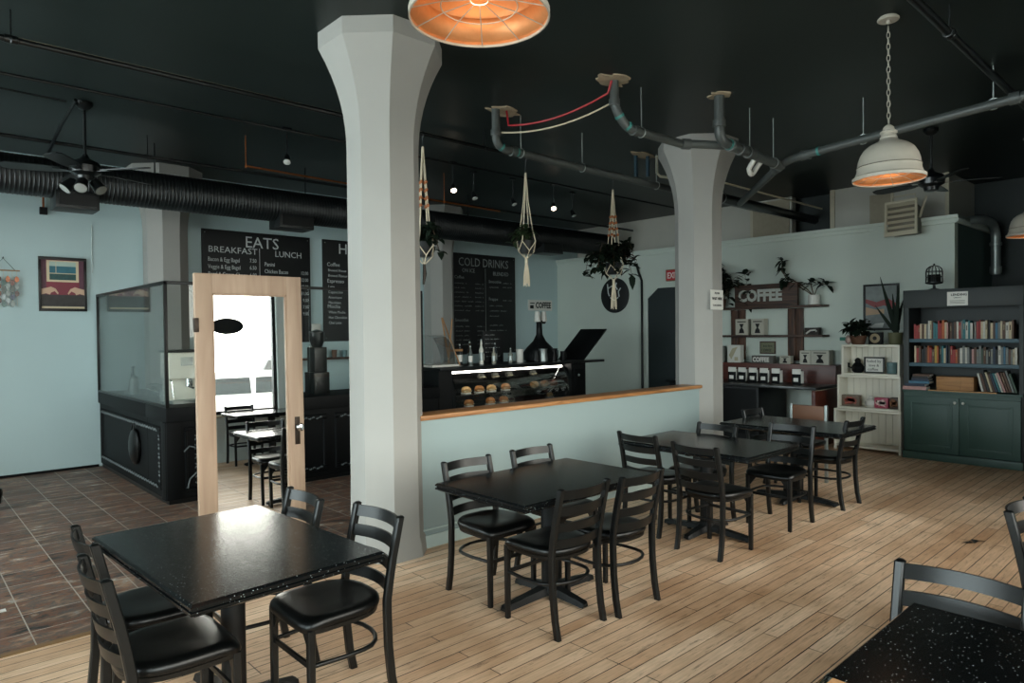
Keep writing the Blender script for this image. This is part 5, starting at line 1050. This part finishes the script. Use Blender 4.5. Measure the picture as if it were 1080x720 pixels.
t = thing('bookcase_notice', 'white notice card fixed on the top board of the bookcase', 'notice', (bx0, 2.45, 1.94)); MB().box(bx0-.018, bx0-.011, 2.34, 2.56, 1.94, 2.11).build('card', m_paper, t); lt = MB(); put_text(lt, 'LENDING', .040, (bx0-.0195, 2.52, 2.06), 'x', bold=.001); put_text(lt, 'LIBRARY', .022, (bx0-.0195, 2.49, 2.03), 'x')
for i in range(3): lt.box(bx0-.0195, bx0-.018, 2.37, 2.53, 1.965+.017*i, 1.969+.017*i)
lt.build('lettering', m_ink, t, smooth=0)
BC = {'red': '#8f2f2c', 'cream': '#b9a98c', 'white': '#bdbab0', 'black': '#1b1c1d', 'teal': '#2f6a70', 'brown': '#54392a', 'orange': '#a8562c', 'grey': '#6f726f', 'navy': '#1f2c3f', 'green': '#33483a', 'yellow': '#a88a3c', 'pink': '#a9807a', 'blue': '#38647c'}
ORD = ['first', 'second', 'third', 'fourth', 'fifth', 'sixth', 'seventh', 'eighth', 'ninth', 'tenth', 'eleventh', 'twelfth', 'thirteenth', 'fourteenth', 'fifteenth']
cnt = {}
def book(shelf, col, w, h, d, y, z, lean=0.0, x=None, group=None):
    k_ = (shelf, col); cnt[k_] = cnt.get(k_, 0)+1; n_ = ORD[cnt[k_]-1]
    x = bx0+.06 if x is None else x
    t = thing('book', f'{col} book on the {shelf}, {n_} {col} one from the white shelf unit', 'book', (x, y, z), 0, group, rx=lean)
    mm = M('book_'+col, BC[col], .6, var=.25, scale=35)
    MB().box(0, d, -w, 0, .001, h).build('cover', mm, t, w=False, bevel=.0015, seg=1)
    MB().box(-.0008, .0, -w*.66, -w*.34, h*.50, h*.80).build('spine_title', M('dull_gilt', '#8f8468', .6) if col not in ('cream', 'white', 'pink', 'yellow') else m_ink, t, w=False, smooth=0) if cnt[k_] % 3 == 0 else None
    return t
R = random.Random(12)
seq1 = 'red red red cream brown cream grey white cream brown teal teal red red orange cream pink brown black brown white red grey teal white teal white grey red red cream white cream black cream brown blue grey cream brown white cream brown'.split()
y = by1-.105; 
for i, c in enumerate(seq1):
    w = R.uniform(.018, .031); h = R.uniform(.19, .235) if i > 6 else R.uniform(.165, .20)
    if i in (17, 27, 33): y -= R.uniform(.008, .02)
    if y-w < by0+.055: break
    book('upper book shelf', c, w*.94, h, .13, y, 1.53, group='books on the upper shelf'); y -= w
seq2 = 'cream red brown black black brown orange red brown yellow orange black teal cream navy black red red orange brown white grey white grey black pink brown grey grey green brown grey black grey navy black white grey blue grey brown grey cream white brown cream grey'.split()
y = by1-.11; R = random.Random(17)
for i, c in enumerate(seq2):
    w = R.uniform(.017, .029); h = R.uniform(.17, .225)
    if i in (3, 11, 15, 36): y -= R.uniform(.006, .018)
    if y-w < by0+.055: break
    book('lower book shelf', c, w*.94, h, .13, y, 1.225, group='books on the lower shelf'); y -= w
y = 2.205
for i, c in enumerate('white brown black cream brown navy teal white pink brown brown grey green'.split()):
    w = R.uniform(.018, .027); h = R.uniform(.22, .27); book('cabinet top leaning row', c, w*.9, h, .18, y, .888+.006, lean=-radians(13+.7*i) if i < 9 else -radians(17), x=bx0+.0, group='leaning books on the cabinet top'); y -= w*1.08+.003
for i, (c, y0, y1, h, x) in enumerate((('pink', 2.79, 3.06, .045, bx0-.03), ('navy', 2.81, 3.04, .035, bx0-.01), ('blue', 2.76, 3.00, .035, bx0), ('navy', 2.78, 2.98, .03, bx0+.03), ('black', 2.79, 2.97, .025, bx0+.03), ('brown', 2.77, 2.96, .03, bx0+.03))):
    z = .88+(0, .045, .08, .115, .145, .17)[i]
    t = thing('book', ('pink book lying at the bottom of the flat stack on the cabinet', 'navy book lying second from below in the flat stack', 'blue book lying in the middle of the flat stack', 'navy book lying fourth in the flat stack', 'black book lying just under the top of the flat stack', 'brown book lying on top of the flat stack')[i], 'book', (x, (y0+y1)/2, z+.001), 0, 'flat stack of books on the cabinet')
    w_ = (y1-y0)/2; MB().box(0, .17, -w_, w_, 0, .004).box(0, .17, -w_, w_, h-.006, h-.002).box(0, .006, -w_, w_, .004, h-.006).build('cover', M('book_'+c), t, w=False); MB().box(.006, .165, -w_+.003, w_-.003, .004, h-.006).build('pages', m_paper, t, w=False)
t = thing('wooden_box', 'tan wooden box between the flat stack and the leaning books', 'box', (bx0, 2.48, .893))
mwb = mat_wood('tan_pine_box', '#8f6238', '#b07f4c', 1, .6)
MB().box(bx0+.0, bx0+.2, 2.285, 2.685, .8935, 1.06).build('box', mwb, t, bevel=.004)
for y in (2.30, 2.42, 2.655): MB().box(bx0-.004, bx0, y, y+.012, .8935, 1.06).build('batten', mwb, t)
t = thing('bird_cage', 'little black domed bird cage on a foot, on top of the bookcase', 'bird cage', (9.95, 2.77, 2.151))
MB().lathe([(.07, .001), (.07, .012), (.018, .03), (.015, .07), (.09, .085), (.10, .09), (.10, .105), (.02, .106)], n=20).build('foot', m_blk, t, w=False)
for i in range(14):
    a = 2*pi*i/14; MB().tube([(.095*cos(a), .095*sin(a), .10), (.095*cos(a), .095*sin(a), .24)]+[(.095*cos(q)*cos(a), .095*cos(q)*sin(a), .24+.08*sin(q)) for q in (.5, 1.0, 1.5)], .0035, 4).build('bar', m_blk, t, w=False)
hb = MB()
for z in (.17, .24): hb.tube([(.096*cos(q), .096*sin(q), z) for q in [2*pi*i/20 for i in range(20)]], .004, 4, closed=True)
hb.build('hoop', m_blk, t, w=False); MB().lathe([(.006, .315), (.014, .33), (.004, .345)], n=10).build('finial', m_blk, t, w=False); MB().cyl((0, 0, .106), (0, 0, .20), .075, n=16).build('candle', m_ornate, t, w=False)

# ---------------------------------------------------------------- window table, window sign and the street outside (seen in the mirror)
dup(tA, 'black dining table at the far street window, seen only in the mirror', (4.0, .02, 0), radians(90)) if False else None
t = thing('napkin_holder', 'chrome napkin holder at the corner of the speckled window-side table', 'napkin holder', (1.785, .72, .75))
MB().box(-.045, .045, -.04, .04, .001, .006).box(-.045, .045, -.04, -.037, .006, .016).box(-.045, .045, .037, .04, .006, .016).build('stand', m_chrome, t, w=False, bevel=.001); MB().box(-.038, .038, -.025, .025, -.0005+.0065, .010).build('napkins', m_cardb, t, w=False)
t = thing('oval_window_sign', 'dark oval sign hanging in the street window, seen in the mirror', 'sign', (3.35, YF+.03, 2.0))
MB().prism([(3.33+.24*cos(a), 2.02+.12*sin(a)) for a in [2*pi*i/40 for i in range(40)]], 'y', YF-.05, YF-.035).build('panel', m_board, t)
for x in (3.22, 3.44): MB().cyl((x, YF-.042, 2.13), (x, YF-.042, HEAD-.05), .003, n=5).build('cord', m_blk, t)
wn3 = bpy.data.objects['window_3']; lt = MB(); R = random.Random(2)
for i, (a, b, z) in enumerate(((3.20, 3.42, 2.42), (3.24, 3.48, 2.33), (3.22, 3.55, 1.80), (3.20, 3.52, 1.70), (3.26, 3.58, 1.61), (3.22, 3.45, 1.52), (3.30, 3.60, 1.42))): scrawl(lt, a, b, z, YF-.108, 90+i, amp=.055)
lt.build('pane_lettering', M('grey_window_film', '#4c5053', .8), wn3)
t = thing('floor_scrap', 'dark twig-like scrap lying on the floorboards before the bookcase', 'scrap', (6.15, 1.44, 0)); MB().leaf((0, 0, .012), (1, .25, .1), .12, .05, .1).leaf((.02, .0, .010), (-.6, .8, .1), .09, .03, .1).leaf((.05, .02, .010), (.7, -.6, .1), .10, .025, .1).build('leaf', M('dry_black_leaf', '#1a1512', .8), t, w=False)
struct(MB().box(-40, 60, -60, YF-.25, -.3, -.14), 'street', M('grey_asphalt', '#8b8c8c', .8, var=.1, scale=3), smooth=0)
struct(MB().box(-40, 60, -3.4, YF-.22, -.14, -.03), 'sidewalk', M('pale_concrete', '#b5b3ae', .8, var=.08), bevel=.02)
def car(label, x, y, col, suv, rz):
    t = thing('parked_car', label, 'car', (x, y, -.14), rz); mc = M('car_paint'+col, col, .25, var=.02, coat=.6); hh = 1.75 if suv else 1.42
    low = [(-2.25, .30), (2.2, .30), (2.3, .45), (2.28, .68), (1.9, .84), (1.0, .92), (-1.7, .98), (-2.2, .93), (-2.3, .6)]
    cab = [(1.05, .90), (.35, hh-.08), (.0, hh), (-1.3 if not suv else -1.8, hh), (-1.95 if not suv else -2.15, .95)]
    def loft(poly, hw0, hw1): 
        zmin = min(p[1] for p in poly); zmax = max(p[1] for p in poly); W_ = lambda z: hw0+(hw1-hw0)*(z-zmin)/(zmax-zmin)
        return MB().rings([[(a, -W_(b), b) for a, b in poly], [(a, W_(b), b) for a, b in poly]])
    loft(low, .90, .84).build('body', mc, t, w=False, bevel=.05, seg=3); loft(cab, .82, .62).build('cabin', mc, t, w=False, bevel=.04, seg=3)
    g = M('car_window', '#23282a', .15, var=.02)
    for s in (-1, 1):
        zz = lambda z: s*(.82-.20*(z-.90)/(hh-.90)+.012)
        for a, b in (((.82, .97), (.25, hh-.12)), ((-.48, .97), (-1.25, hh-.12))):
            P = [(a[0], .98), (b[0] if a[0] > 0 else a[0], hh-.12), (-.36 if a[0] > 0 else b[0], hh-.12), (-.40 if a[0] > 0 else -1.65, .98)]
            MB().rings([[(p[0], zz(p[1])-s*.02, p[1]) for p in P], [(p[0], zz(p[1]), p[1]) for p in P]]).build('side_window', g, t, w=False)
    P = [(1.0, .94), (.40, hh-.10)]; MB().rings([[(P[0][0]+.03, -.72, P[0][1]+.02), (P[0][0]+.03, .72, P[0][1]+.02), (P[1][0]+.03, .58, P[1][1]), (P[1][0]+.03, -.58, P[1][1])], [(P[0][0], -.72, P[0][1]), (P[0][0], .72, P[0][1]), (P[1][0], .58, P[1][1]-.03), (P[1][0], -.58, P[1][1]-.03)]]).build('windscreen', g, t, w=False)
    for a in (-1.4, 1.4):
        for s in (-1, 1):
            wl = MB().lathe([(.20, -.10), (.32, -.10), (.335, -.06), (.335, .06), (.32, .10), (.20, .10)], n=24).xf(Matrix.Translation((a, s*.80, .335)) @ Matrix.Rotation(radians(90), 4, 'X')).build('wheel', M('tyre_rubber', '#18191a', .8), t, w=False)
            MB().lathe([(.21, -.108), (.08, -.112), (.02, -.11)], n=16).lathe([(.21, .108), (.08, .112), (.02, .11)], n=16).xf(Matrix.Translation((a, s*.80, .335)) @ Matrix.Rotation(radians(90), 4, 'X')).build('hubcap', m_steel, wl, w=False)
    for s in (-1, 1):
        MB().ball((2.2, s*.66, .66), .07, .15, .07).build('headlight', m_potw, t, w=False); MB().ball((-2.24, s*.70, .78), .05, .12, .08).build('tail_light', m_red, t, w=False)
car('white sedan parked right outside the street window, seen in the mirror', 5.2, -4.7, '#dcdcda', False, radians(4))
car('silver sport utility car parked across the street, seen in the mirror', 7.9, -9.6, '#63676a', True, radians(0))
car('pale sedan parked across the street beside the silver one, seen in the mirror', 2.6, -9.8, '#4c5053', False, radians(180))
